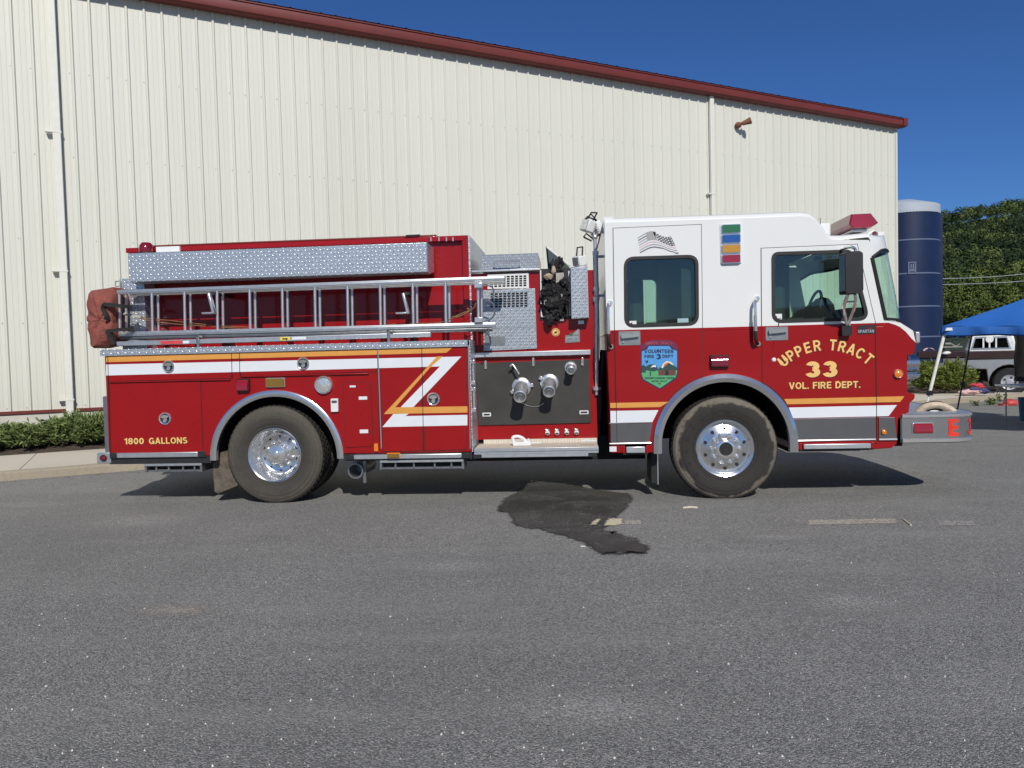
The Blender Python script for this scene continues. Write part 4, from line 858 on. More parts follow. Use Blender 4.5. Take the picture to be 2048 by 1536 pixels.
slots(grl, 979, 552, 1054, 575, 9, 5, YP-.0145)
ldo = uplate('generator_door', [(966, 580), (1070, 576.5), (1074, 697), (967, 702)], YP-.02, YP-.001, 'tread_xz', bevel=.003)
slots(ldo, 980, 586, 1056, 616, 9, 6, YP-.0225)
b = MB(); p, q = P(968, 657, YP-.021), P(1073, 654.5, YP-.021); b.box(p[0], q[0], YP-.0215, YP-.0195, p[1]-.004, p[1]+.002); p, q = P(969, 674, YP-.021), P(1011, 690, YP-.021); b.prism(rpoly(rect(p[0], q[1], q[0], p[1]), .01), YP-.026, YP-.0195); b.build('catch_plate', 'aluminium_dark', ldo)
o = flat('gear_locker', 'decal_blackish', [PP([(1078, 538), (1141, 536), (1142, 637), (1079, 640)], YP-.012)], YP-.012, YP-.001)
b = MB(); 
for x0, y0, x1, y1 in ((1081, 540, 1083, 634), (1137.5, 542, 1140, 632)): b.tube([P3(x0, y0, YP-.03), P3(x1, y1, YP-.03)], .009, 6)
b.tube([P3(1084, 633, YP-.03), P3(1092, 633, YP-.03)], .01, 6); b.build('locker_frame', 'white_plastic', o)
b = MB(); b.add([P3(1093, 494, YP+.1), P3(1139, 534, YP), P3(1139, 545, YP), P3(1098, 545, YP+.1)], [(0, 1, 2, 3)]); b.tube([P3(1093, 494, YP+.1), P3(1139, 531, YP)], .010, 6, mi=1); b.tube([P3(1093, 493, YP+.1), P3(1098, 545, YP+.1)], .010, 6, mi=0); b.build('locker_lid', ['dark_glass', 'white_plastic'], o)
# strut box with flood light and mast
bx = uplate('switch_box', [(1141, 534), (1175, 532), (1178, 636), (1143, 638)], YP-.15, YP-.001, 'tread_xz', bevel=.006)
b = MB(); p, q = P(1156, 641, YP-.01), P(1168, 648, YP-.01); b.box(p[0], q[0], YP-.02, YP-.001, q[1], p[1]); part(b, 'nameplate', 'aluminium', bevel=.002)
b = MB(); p, q = P(1117, 637, YP-.03), P(1128, 642, YP-.03); b.box(p[0], q[0], YP-.03, YP-.001, q[1], p[1]); part(b, 'nameplate', 'gear_grey', bevel=.002)
def flood(c, d, up, w_, h_, dp, handle=True, name='flood_light', parent=None):
    d = Vector(d).normalized(); up = Vector(up); up = (up-d*up.dot(d)).normalized(); s = d.cross(up); o = empty(name, c, parent or FE)
    b = MB(); b.obox(c, (s, up, d), (w_/2, h_/2, dp/2)); b.build('housing', 'white_plastic', o, bevel=.012)
    b = MB(); b.obox(c+d*(dp/2+.004), (s, up, d), (w_/2-.012, h_/2-.012, .006)); b.build('lens', 'clear_lens', o)
    b = MB()
    for j in range(5): b.obox(c-d*(dp/2)+up*(h_*(-.36+.18*j)), (s, up, d), (w_*.42, .006, .014))
    b.build('cooling_fins', 'white_plastic', o)
    if handle:
        b = MB(); h2 = h_*.5; b.tube([c+up*h2+s*w_*.42, c+up*(h2+.09)+s*w_*.40-d*.02, c+up*(h2+.09)-s*w_*.40-d*.02, c+up*h2-s*w_*.42], .009, 6); b.build('handle', 'black_metal', o)
    return o
ms = empty('light_mast', P3(1192, 640, YP), FE); YM = YP-.02
b = MB(); b.cyl(P3(1194, 790, YM), P3(1193, 600, YM), .024, n=14); b.cyl(P3(1193, 592, YM), P3(1190.5, 508, YM), .028, n=14); b.cyl(P3(1190.5, 508, YM), P3(1189.5, 476, YM), .02, n=14); b.build('pole', 'bare_metal', ms)
b = MB()
for a, r in ((509, .035), (582, .036), (600, .038), (604, .034), (780, .05)): c = P3(1191+(a-500)*.012, a, YM); b.cyl(c, c+Vector((0, 0, .035)), r, n=16)
b.build('collar', 'aluminium', ms, each=True)
b = MB()
for a in (512, 590): c = P3(1193, a, YM); b.box(c.x, c.x+.16, YM-.02, YM+.02, c.z-.02, c.z+.005)
b.build('mast_bracket', 'aluminium_dark', ms, each=True)
b = MB(); c = P3(1189.5, 474, YM); b.ball(c, (.035, .03, .035)); b.tube([c, P3(1184, 463, YM)], .02, 8); b.build('mast_head', 'bare_metal', ms)
flood(P3(1176, 452, YM-.02), (-.75, -.45, .25), (.45, 0, 1), .16, .13, .09, name='flood_light', parent=ms)
flood(P3(1193, 458, YM+.05), (.7, .5, .4), (-.4, 0, 1), .17, .14, .08, name='flood_light', parent=ms)
b = MB(); b.tube([P3(1167, 474, YM), P3(1173, 467, YM), P3(1185, 477, YM), P3(1183, 482, YM), P3(1167, 474, YM)], .009, 6); b.tube([P3(1172, 441, YM-.05), P3(1174, 433, YM-.05), P3(1191, 440, YM-.05), P3(1189, 447, YM-.05)], .009, 6); b.tube([P3(1190, 448, YM), P3(1201, 462, YM), P3(1199, 470, YM), P3(1192, 473, YM)], .010, 6); b.build('guard', 'black_metal', ms)
flood(P3(1160, 522, YP-.06), (-.8, -.45, -.15), (.15, 0, 1), .14, .11, .10, name='flood_light')
flat('round_badge', 'letter_gold', [disc(P(1111.5, 664.5, YP), .044, 24)], YP-.005, YP-.0005); flat('round_badge_emblem', 'letter_shadow', [disc(P(1111.5, 664.5, YP), .038, 24)], YP-.0062, YP-.0045)
flat('round_badge_emblem', 'letter_gold', [disc(P(1111.5, 664.5, YP), .033, 24)], YP-.0072, YP-.006)
b = MB(); cc = P(1111.5, 664.5, YP)
for poly in ([(-.02, -.015), (-.008, .012), (.004, .004), (.014, .018), (.02, .004), (.008, -.008), (.012, -.02), (-.004, -.01)],): b.prism([(cc[0]+x, cc[1]+z) for x, z in poly], YP-.0082, YP-.007)
part(b, 'round_badge_emblem', 'letter_shadow', smooth=0)
mk = flat('builder_plate', 'aluminium_dark', [PP([(1130, 686), (1130.5, 671), (1142, 670), (1158, 656), (1159, 660), (1160, 684)], YP)], YP-.006, YP-.0005); flat('plate_relief', 'chrome', [PP([(1132, 683), (1132, 674), (1157, 672), (1157.5, 682)], YP), PP([(1146, 669.5), (1156.5, 660), (1157, 668.5)], YP)], YP-.0085, YP-.0055, mk); flat('plate_relief', 'aluminium_dark', [PP([(1134, 681), (1134, 677), (1143, 676), (1148, 679), (1154, 675), (1155, 680)], YP)], YP-.0098, YP-.008, mk); flat('plate_relief', 'green_lens', [disc(P(1142, 668.5, YP), .017, 14)], YP-.0095, YP-.005, mk)
# gap behind the cab: intake stack and hoses
b = MB(); b.tube(bez([P3(1207, 700, .5), P3(1203, 740, .5), P3(1200, 780, .5), P3(1198, 840, .5)]), .035, 10); part(b, 'coolant_hose', 'black_rubber')
b = MB(); b.box(px1+.03, Xs(1207, 800)-.02, .55, 1.9, .55, 2.3); part(b, 'cab_gap_panel', 'black_metal')
b = MB(); b.box(px1+.06, Xs(1207, 560)-.03, .5, .54, 1.5, 2.62); part(b, 'air_duct', 'gear_grey', bevel=.01)
# chassis
b = MB(); b.box(XL+.2, Xs(1800, 850), .75, 1.0, .55, .85); b.box(XL+.2, Xs(1800, 850), 1.45, 1.7, .55, .85); b.box(Xs(760, 900), Xs(1300, 900), .5, 1.95, .36, .62); b.box(XL+.1, RC_[0]-.75, .4, 2.0, .45, .8); b.box(FC[0]+.75, FC[0]+1.5, .45, 2.0, .42, .8); part(b, 'chassis_frame', 'under_black')
for c in (RC_, FC): b = MB(); b.cyl((c[0], .3, .525), (c[0], 2.1, .525), .11, n=16); b.ball((c[0], 1.22, .55), (.25, .22, .25)); part(b, 'axle', 'under_black')
# ---- wheels
def tyre_mesh(r, wd, rim, mat, name, parent, c, letters=None):
    b = MB(); h = wd
    prof = [(rim, -.02), (rim+.012, .012), (rim+.03, .018), (rim+.034, .014), (rim+.05, .024), (rim+.10, .030), (rim+.104, .033), (r-.10, .033), (r-.096, .029), (r-.06, .024), (r-.056, .019), (r-.03, .009), (r-.026, .003), (r-.008, -.012), (r, -.03)]
    y = .03
    while y < h-.05:
        prof += [(r, -y-.0001), (r, -y-.045), (r-.022, -y-.047), (r-.022, -y-.057), (r, -y-.059)]; y += .059
    prof += [(r, -h+.02), (r-.02, -h-.01), (r-.1, -h-.03), (rim+.02, -h-.01), (rim, -h+.03)]
    b.lathe(prof, (0, 0, 0), n=96)
    # flattened a little where it carries the load
    b.v = [(x, yy, max(z, -r+.012)) for x, yy, z in b.v]
    for i in range(60):                            # tread bars across the grooves
        t = 2*math.pi*i/60
        for q in range(int((h-.05)/.059)): tt = t+(.05 if q % 2 else 0); b.obox(((r-.004)*math.cos(tt), .03+.059*q+.0225, (r-.004)*math.sin(tt)), ((-math.sin(tt), 0, math.cos(tt)), (0, 1, 0), (math.cos(tt), 0, math.sin(tt))), (.0165, .0205, .011)) if -math.sin(tt) < .93 else None
    b.v = [(x+c[0], yy+c[1], z+c[2]) for x, yy, z in b.v]; o = b.build(name, mat, parent, origin=c, smooth=30)
    return o
def wheel(name, c, y, front, mirror=False):
    r = .532; cz = r-.012; C3 = (c[0], y, cz); o = empty(name, C3, FE); rim = .292
    ty = tyre_mesh(r, .28, rim, 'tyre_front' if front else 'tyre_rear', 'tyre', o, C3)
    n = 64
    if front:
        b = MB(); b.lathe([(rim+.006, -.03), (rim+.006, .012), (rim-.004, .020), (rim-.018, .014), (rim-.024, -.01), (rim-.040, -.028), (.235, -.022), (.20, -.006), (.172, .004), (.165, .008), (.13, .010), (.10, .010)], C3, n=n); b.build('rim', 'polished_rim', o, smooth=40)
        b = MB(); b.lathe([(.106, -.01), (.106, .03), (.100, .05), (.085, .060), (.068, .062), (.066, .05)], C3, n=40); b.build('hub', 'chrome', o)
        b = MB(); b.lathe([(0, .052), (.03, .054), (.034, .05), (.06, .05), (.067, .056)], C3, n=32); b.build('hub_cap', 'black_rubber', o)
        nut0 = None; hc = .205
        b = MB()
        for i in range(10): t = 2*math.pi*(i+.5)/10; b.cyl((C3[0]+hc*math.cos(t), C3[1]-.0025, C3[2]+hc*math.sin(t)), (C3[0]+hc*math.cos(t), C3[1]+.02, C3[2]+hc*math.sin(t)), .0175, n=14)
        b.build('hand_hole', 'decal_blackish', o, each=True)
        for i in range(10):
            t = 2*math.pi*(i+.25+.25)/10+.31; p = (C3[0]+.142*math.cos(t), C3[1]-.006, C3[2]+.142*math.sin(t))
            b = MB(); b.lathe([(.026, -.004), (.026, .006), (.0185, .010), (.0185, .034), (.0135, .040), (.012, .052), (0, .055)], p, n=12); b.build('lug_nut', 'chrome', o)
        if not mirror:
            b = MB()
            def arc(s, a0, step, rr, hh):
                for i, ch in enumerate(s):
                    t = R(a0-step*i); ink(b, ch, lambda x, yy, t=t: (C3[0]+math.cos(t)*(rr+yy-hh*.5)+math.sin(t)*x, C3[1]-.0362, C3[2]+math.sin(t)*(rr+yy-hh*.5)-math.cos(t)*x), hh, 1.15, .035)
            arc('GOODYEAR', 222, 19.5, .405, .058); arc('G', 8, 10, .40, .045)
            b.build('raised_lettering', 'black_rubber', o, smooth=0, weld=False)
    else:
        b = MB(); b.lathe([(rim+.006, -.03), (rim+.006, .012), (rim-.004, .020), (rim-.016, .012), (rim-.024, -.02), (.245, -.06), (.235, -.13), (.215, -.155), (.19, -.165), (.13, -.168), (.10, -.168)], C3, n=n); b.build('rim', 'polished_rim', o, smooth=40)
        b = MB(); b.lathe([(.105, -.18), (.105, -.06), (.096, -.045), (.04, -.03), (.035, -.012), (.028, -.008), (0, -.008)], C3, n=36); b.build('hub', 'chrome', o)
        b = MB()
        for i in range(10): t = 2*math.pi*(i+.5)/10; b.cyl((C3[0]+.195*math.cos(t), C3[1]+.1625, C3[2]+.195*math.sin(t)), (C3[0]+.195*math.cos(t), C3[1]+.19, C3[2]+.195*math.sin(t)), .0165, n=12)
        b.build('hand_hole', 'decal_blackish', o, each=True)
        for i in range(10):
            t = 2*math.pi*i/10+.31; p = (C3[0]+.142*math.cos(t), C3[1]+.17, C3[2]+.142*math.sin(t))
            b = MB(); b.lathe([(.024, -.004), (.024, .006), (.0185, .010), (.0185, .03), (.012, .04), (0, .042)], p, n=12); b.build('lug_nut', 'chrome', o)
        tyre_mesh(r, .28, rim, 'tyre_rear', 'inner_tyre', o, (c[0], y+.34, cz))
    return o
RWX, FWX = P3(553, 1006, .045).x, P3(1451, 1001, .03).x
wf = wheel('front_wheel', (FWX,), .03, True); wr = wheel('rear_wheel', (RWX,), .045, False)
for s_ in (wf, wr):                                 # the far side
    c = s_.copy(); COL.objects.link(c); c.rotation_euler = (0, 0, math.pi); c.location = (s_.location.x, W_-s_.location.y, s_.location.z)
    for ch in [x for x in bpy.data.objects if x.parent == s_]:
        if ch.name.startswith('raised_lettering'): continue
        d = ch.copy(); COL.objects.link(d); d.parent = c
# ---- cab
YE = .05
top_px = [(1210, 437), (1300, 434.5), (1460, 429), (1598, 424), (1613, 425.5), (1626, 432), (1640, 449), (1652, 467), (1660, 471), (1680, 471), (1734, 465.5)]
TOP = PP(top_px, YE); XC0 = TOP[0][0]; XC0 = Xs(1211, 560)
TOP[0] = (XC0, TOP[0][1])
ZS = ZT-.03                                         # seam between lower shell and upper shell, hidden under doors
win_r = rpoly(PP([(1250, 516.5), (1394, 512), (1395, 648), (1251, 653)]), .095, 7)
win_f = rpoly(PP([(1545, 507), (1701, 502), (1736, 638), (1546, 643.5)]), [.06, .05, .10, .09], 7)
Aq = P(1744, 505); Bq = P(1771, 638)
# lower shell: solid, arched over the wheel, nose shaped as in side view
low = [P(1217, 905), P(1308, 905)]
ar = arch(FC, FR-.03, 0, 28)[::-1]; zb = P(1450, 903)[1]
low = [(XC0+.02, zb), (FC[0]-FR+.03, zb)]+ar+[(FC[0]+FR-.03, zb)]
low += [(P(1752, 897)[0], zb), P(1783, 896), P(1794, 888), P(1797, 838), P(1803, 832), P(1818, 825), P(1820, 806), P(1829, 798), P(1831, 789), P(1815, 784), P(1815, 711), P(1830, 706), P(1832, 684), P(1829, 670), P(1822, 661), P(1806, ZT and 650), (P(1806, 650)[0], ZS+.0), (XC0, ZS), (XC0, P(1215, 860)[1])]
# clean the nose above the seam: keep it in the lower shell as a cowl
cow = [(P(1800, 648)[0], ZS), P(1830, 668)]
low = [q for q in low]
i_ = [k for k, q in enumerate(low) if abs(q[1]-ZS) < 1e-6][0]; low = low[:i_-1]+[P(1812, 652.5), P(1800, 645), (Xs(1771, 638), P(1771, 641)[1]), (Xs(1771, 638)-.03, ZS)]+[(XC0, ZS), (XC0+.02, zb)]
b = MB(); b.prism(low[:-1] if low[-1] == low[0] else low, 0, W_-.02); part(b, 'cab_lower', 'cab_paint', bevel=.022)
liner(FC, FR-.034)
fender(FC, FR-.075, FR+.008, P(1300, 907)[1], .05)
# upper side walls with window openings
zr = [(x, z-.05) for x, z in TOP]
up = [(XC0, ZS), (Bq[0]-.03, ZS), (Bq[0]+.0, P(1771, 640)[1]), Aq, P(1746, 497)]+[P(1738, 480)]+zr[::-1][1:]
b = MB(); b.prism(up, 0, .05, [inset(win_r, -.0), inset(win_f, -.0)]); part(b, 'cab_side', 'cab_paint', smooth=20)
far_r = rpoly(PP([(1262, 517), (1366, 513), (1366, 648), (1262, 651)]), .09, 6)
b = MB(); b.prism(up, W_-.07, W_-.02, [far_r, win_f]); part(b, 'cab_side', 'cab_paint', smooth=20)
b = MB()
for w_ in (far_r, win_f): b.prism(w_, W_-.05, W_-.045)
part(b, 'window_glass', 'cab_glass', smooth=0)
secs = [(0, -.05), (.008, -.028), (.025, -.010), (.05, 0), (.4, .012), (1.21, .02), (W_-.42, .012), (W_-.07, 0), (W_-.045, -.010), (W_-.028, -.028), (W_-.02, -.05)]
b = MB(); b.grid([[(x, y, z+dz) for x, z in TOP] for y, dz in secs]); part(b, 'cab_roof', 'white_paint', smooth=50)
b = MB(); b.prism([(XC0, ZS), (XC0+.03, ZS), (XC0+.03, TOP[0][1]-.05), (XC0, TOP[0][1]-.05)], .05, W_-.07); b.prism(rpoly([(XC0-.012, TOP[0][1]-.10), (XC0+.09, TOP[0][1]-.10), (XC0+.09, TOP[0][1]+.012), (XC0-.012, TOP[0][1]+.012)], .01), .03, .10); part(b, 'cab_back', 'white_paint')
# windscreen wrapping round the corner
ys = [0, .015, .04, .08, .13, .2, .3, .45, .65, .9, (W_-.02)/2]; HW = (W_-.02)/2
crv = [1-(1-y/HW)**7 for y in ys]
yy_ = ys+[W_-.02-y for y in ys[-2::-1]]; cr2 = crv+crv[-2::-1]; zt0 = P(1744, 515)[1]; zt1 = P(1744, 497)[1]
def mixl(a, c): return [a+(c-a)*t for t in cr2]
Bs = [Vector(q) for q in zip(mixl(Bq[0], Bq[0]+.315), yy_, mixl(Bq[1], Bq[1]-.012))]
Ts = [Vector(q) for q in zip(mixl(Aq[0], Aq[0]+.315), yy_, [zt0+(zt1-zt0)*min(1, t/.45) for t in cr2])]
ws_ = empty('windscreen', (Bq[0], .2, Bq[1]), FE); b = MB(); b.grid([[a.lerp(c, t) for a, c in zip(Bs, Ts)] for t in (0, .5, 1)]); b.build('glass', 'screen_glass', ws_, smooth=60)
b = MB(); b.tube(Bs, .015, 8); b.tube(Ts, .016, 8); b.tube([Bs[0], Ts[0]], .020, 8); b.tube([Bs[-1], Ts[-1]], .020, 8); m_ = len(Bs)//2; b.tube([Bs[m_], Ts[m_]], .02, 8); b.build('rubber_seal', 'black_rubber', ws_)
xh0 = P(1740, 479)[0]; xh1 = xh0+.30; zh0, zh = P(1740, 479)[1], P(1768, 466)[1]
Hs = [Vector(q) for q in zip(mixl(xh0, xh1), yy_, [zh0+(zh-zh0)*min(1, t/.7) for t in cr2])]
RFs = [Vector((TOP[-1][0]-.01, v.y, TOP[-1][1] + np.interp(v.y, [0, .008, .025, .05, W_-.07, W_-.045, W_-.028, W_-.02], [-.05, -.028, -.01, .002, .002, -.01, -.028, -.05]))) for v in Hs]
b = MB(); b.grid([Ts, [a.lerp(c, .5) for a, c in zip(Ts, Hs)], Hs, RFs]); part(b, 'roof_front_cap', 'white_paint', smooth=60)
b = MB(); rr0 = [Vector((v.x, v.y, v.z-.006)) for v in Bs]; nose = [Vector((P(1806, 648)[0]+.0, v.y, P(1806, 650)[1]+.01)) for v in Bs]; b.grid([rr0, [a.lerp(c, .6)+Vector((0, 0, .0)) for a, c in zip(rr0, nose)], nose]); part(b, 'cowl', 'cab_paint', smooth=60)
# white sweep on the nose below the two-tone line
flat('white_sweep', 'white_paint', [PP([(1776, 645), (1800, 645), (1812, 652.5), (1826, 661.5), (1831.3, 685), (1823, 677), (1812, 664), (1800, 654), (1790, 649.5)])], -.0015, .001)
# doors
zb2 = P(1400, 886)[1]
rd_poly = [P(1226.5, 457), P(1402, 449.5), P(1404.5, 660)]+[q for q in [(P(1405, 700)[0], FC[1]+math.sqrt(max(0, (FR+.02)**2-(P(1405, 700)[0]-FC[0])**2)))]]
t0 = math.acos(max(-1, min(1, (P(1405, 700)[0]-FC[0])/(FR+.02)))); xg = FC[0]-FR-.02
t1 = math.pi-math.asin((P(1300, 886)[1]-FC[1])/(FR+.02)) if abs((P(1300, 886)[1]-FC[1])/(FR+.02)) < 1 else math.pi
rd_poly += [(FC[0]+(FR+.02)*math.cos(t0+(math.pi-t0)*i/12), FC[1]+(FR+.02)*math.sin(t0+(math.pi-t0)*i/12)) for i in range(1, 13)]
rd_poly += [(xg, P(1300, 886)[1]), P(1233, 889)]
fd_poly = [P(1522.5, 497), P(1714, 489), P(1750, 645), P(1752.5, 886)]
xa = P(1524, 760)[0]; t0 = math.acos((xa-FC[0])/(FR+.02)); 
fd_poly += [(FC[0]+FR+.02, P(1600, 888)[1])]+[(FC[0]+(FR+.02)*math.cos(t0*i/12), FC[1]+(FR+.02)*math.sin(t0*i/12)) for i in range(0, 13)]
def cab_door(name, poly, win):
    o = empty(name, (sum(p[0] for p in poly)/len(poly), 0, 1.6), FE)
    b = MB(); b.prism(poly, -.007, .001, [win]); b.build('door_panel', 'cab_paint', o, bevel=.003, smooth=20)
    b = MB(); b.prism(inset(poly, -.006), -.0035, .0008, [win]); b.build('door_seal', 'black_rubber', o, smooth=0)
    wn = empty('window', o.location, o)
    b = MB(); b.prism(inset(win, -.014), -.013, .03, [inset(win, .020)]); b.build('rubber_seal', 'black_rubber', wn, smooth=30, bevel=.004)
    b = MB(); b.prism(inset(win, .015), .012, .017); b.build('glass', 'cab_glass', wn, smooth=0)
    return o, wn
RD, RW = cab_door('rear_door', rd_poly, win_r); FD, FW = cab_door('front_door', fd_poly, win_f)
for (a0, a1, a2, a3), par, mt in (((1259, 642, 273+1000, 652), RW, 'white_plastic'), ((1355, 637, 1377, 648), RW, 'lamp_glass'), ((1548, 628, 1564, 640), FW, 'white_plastic')):
    p, q = P(a0, a1, .01), P(a2, a3, .01); b = MB(); b.prism(rect(p[0], q[1], q[0], p[1]), .0095, .0115); s1 = b.build('sticker', mt, par, smooth=0)
    if mt == 'white_plastic': b = MB(); b.prism(disc((p[0]+.02, (p[1]+q[1])/2), .010, 10), .0085, .0095); b.box(p[0]+.035, q[0]-.006, .0085, .0095, q[1]+.012, q[1]+.018); b.build('print', 'black_metal', s1, smooth=0)
# stripes and trim on the cab
def arcx(z, side): return FC[0]+side*math.sqrt(max(0, (FR+.045)**2-(z-FC[1])**2))
gz0, gz1 = P(1240, 815.5)[1], P(1240, 805.5)[1]; wz0, wz1 = P(1240, 845.5)[1], P(1240, 821.5)[1]; kz0, kz1 = P(1240, 885)[1], P(1240, 847.5)[1]
XA = XC0+.022; Yc0, Yc1 = -.0095, -.0065
def xz(px, py): return P(px, py)
flat('gold_stripe', 'gold_decal', [[(XA, gz0), (arcx(gz0, -1)+.0, gz0), (arcx(gz1, -1)+.05, gz1), (XA, gz1)]], Yc0, .0005)
flat('gold_stripe', 'gold_decal', [PP([(1568, 798), (1808, 792.5), (1799, 804), (1574, 808.5)])], Yc0, .0005)
flat('white_stripe', 'white_decal', [[(XA, wz0), (arcx(wz0, -1)-.01, wz0), (arcx(wz1, -1)+.0, wz1), (XA, wz1)]], Yc0, .0005)
flat('white_stripe', 'white_decal', [PP([(1577, 815), (1793, 810), (1778, 830), (1776, 832), (1586, 836)])], Yc0, .0005)
flat('lower_panel', 'grey_trim', [[(XA, kz0), (arcx(kz0, -1)-.005, kz0), (arcx(kz1, -1)-.005, kz1), (XA, kz1)]], Yc0-.002, .0005)
flat('lower_panel', 'grey_trim', [PP([(1588, 838.5), (1750, 835), (1751, 876), (1593, 880)])], Yc0-.002, .0005); flat('lower_panel', 'grey_trim', [PP([(1757, 836), (1788, 835.5), (1793, 878), (1757, 878.5)])], Yc0-.002, .0005)
b = MB()
for l in (((1218, 846.5), (1303, 844.5)), ((1586, 838), (1750, 834.5)), ((1757, 835), (1788, 835))): p, q = P(*l[0]), P(*l[1]); b.tube([(p[0], -.010, p[1]), (q[0], -.010, q[1])], .005, 6)
for l in (((1219, 887.5), (1302, 885.5)), ((1593, 881.5), (1750, 878.5)), ((1757, 879), (1793, 878.5))): p, q = P(*l[0]), P(*l[1]); b.tube([(p[0], -.012, p[1]), (q[0], -.012, q[1])], .010, 8)
part(b, 'chrome_strip', 'chrome', each=True)
b = MB()
for x0, y0, x1, y1 in ((1229.5, 662, 1234, 885), (1750.5, 647, 1753, 880)): p, q = P(x0, y0), P(x1, y1); b.add([(p[0]-.003, -.0122, p[1]), (p[0]+.003, -.0122, p[1]), (q[0]+.003, -.0122, q[1]), (q[0]-.003, -.0122, q[1])], [(0, 1, 2, 3)])
part(b, 'panel_seam', 'letter_shadow', smooth=0, each=True)
def cab_step(px0, px1, py0, py1, w_=.16):
    a, c = P(px0, py0, .0), P(px1, py1, .0); b = MB(); b.box(a[0], c[0], -.03, w_, c[1], a[1]); o = part(b, 'cab_step', 'aluminium', bevel=.006)
    b = MB(); b.box(a[0]-.03, c[0]+.03, .0, w_+.2, c[1]-.02, a[1]+.03); b.build('step_housing', 'black_metal', o)
    b = MB(); b.box(a[0]-.04, a[0]-.008, -.01, .1, c[1]-.005, a[1]+.01); b.box(c[0]+.008, c[0]+.04, -.01, .1, c[1]-.005, a[1]+.01); b.build('step_bracket', 'red_paint', o, bevel=.004, each=True)
cab_step(1252, 1290, 893, 905); cab_step(1606, 1740, 888, 896)
p, q = P(1219, 893), P(1233, 903); flat('reflector', 'white_decal', [rect(p[0], q[1], q[0], p[1])], -.006, .001)
# handles and grab bars
def door_handle(px0, py0, px1, py1, par):
    a, c = P(px0, py0, -.008), P(px1, py1, -.008); x0, x1, z0, z1 = a[0], c[0], c[1], a[1]; o = empty('door_handle', ((x0+x1)/2, 0, (z0+z1)/2), par)
    b = MB(); b.prism(rpoly(rect(x0, z0, x1, z1), .012), -.012, -.0065); b.build('plate', 'aluminium_dark', o, bevel=.003)
    b = MB(); zc = z0+(z1-z0)*.62; b.prism(rpoly([(x0+.025, zc-.02), (x1-.015, zc-.005), (x1-.015, zc+.03), (x0+.025, zc+.025)], .012), -.045, -.030); b.box(x0+.03, x0+.055, -.032, -.011, zc-.012, zc+.018); b.box(x1-.05, x1-.025, -.032, -.011, zc, zc+.02); b.build('lever', 'chrome', o, bevel=.006)
    b = MB(); b.cyl((x0+.045, -.022, z0+.035), (x0+.045, -.011, z0+.035), .013, n=12); b.build('lock', 'chrome', o)
door_handle(1237, 663, 1281, 690, RD); door_handle(1531, 654, 1576, 680, FD)
def grab(px, y0, y1, ym):
    o = empty('grab_bar', P3(px, (y0+y1)/2), FE); Yg = -.085
    t, m_, l = P3(px+3, y0, 0), P3(px, ym, Yg), P3(px+5, y1, 0)
    b = MB(); b.tube(bez([t, P3(px, y0+3, Yg*.7), P3(px-1, y0+14, Yg), m_], 6), .015, 10); b.tube([P3(px-1, y0+34, Yg), m_], .019, 12); b.build('rail', 'chrome', o)
    b = MB(); b.tube(bez([m_, P3(px, y1-18, Yg), P3(px+2, y1-5, Yg*.8), l], 6), .018, 10); b.build('lower_grip', 'black_rubber', o)
    b = MB()
    for v in (t, l): b.lathe([(0, .02), (.022, .02), (.028, .008), (.028, 0)], (v.x, 0, v.z), n=16)
    b.build('mount', 'chrome', o, each=True)
grab(1217, 606, 694, 668); grab(1511, 597, 688, 662)
# stack of four accountability lights
b = MB(); fr = PP([(1440, 448), (1483, 446), (1483, 526), (1441, 528)]); b.prism(rpoly(fr, .012), -.012, .001); st = part(b, 'light_panel', 'white_paint', bevel=.004)
for i, mt in enumerate(('green_lens', 'blue_lens', 'yellow_lens', 'crimson_lens')):
    y0 = 449.5+i*20.0; o = lamp(1442.5, y0, 1481, y0+16.8, mt, 'signal_light', .028, 'chrome', Y=-.012)
lamp(1419, 710, 1457, 735, 'red_lens', 'side_light', .055, 'black_plastic'); 
round_lamp(1795.5, 747.5, .044, 'amber_lens', 'turn_signal', .03); round_lamp(1767.5, 863.5, .026, 'amber_lens', 'side_marker', .018, -.011, 'amber_lens')
b = MB(); b.lathe([(0, .010), (.014, .008), (.020, .004), (.022, 0)], (*P(1547.5, 719.5)[:1], -.008, P(1547.5, 719.5)[1]), n=18); part(b, 'door_reflector', 'white_plastic')
# nameplate
npz = flat('nameplate', 'decal_blackish', [rpoly(PP([(1713, 651), (1750, 649.5), (1750, 667), (1714, 669)]), .008)], -.011, -.0065)
plane_text('SPARTAN', 1716, 1748, 665.5, 6.2, 'nameplate_lettering', 'bare_metal', -.0118, parent=npz)
b = MB(); b.prism(PP([(1733, 659), (1735, 655), (1740, 656), (1744, 650.5), (1742, 658)]), -.0122, -.0105); part(b, 'nameplate_emblem', 'red_lens_bright', npz, smooth=0)
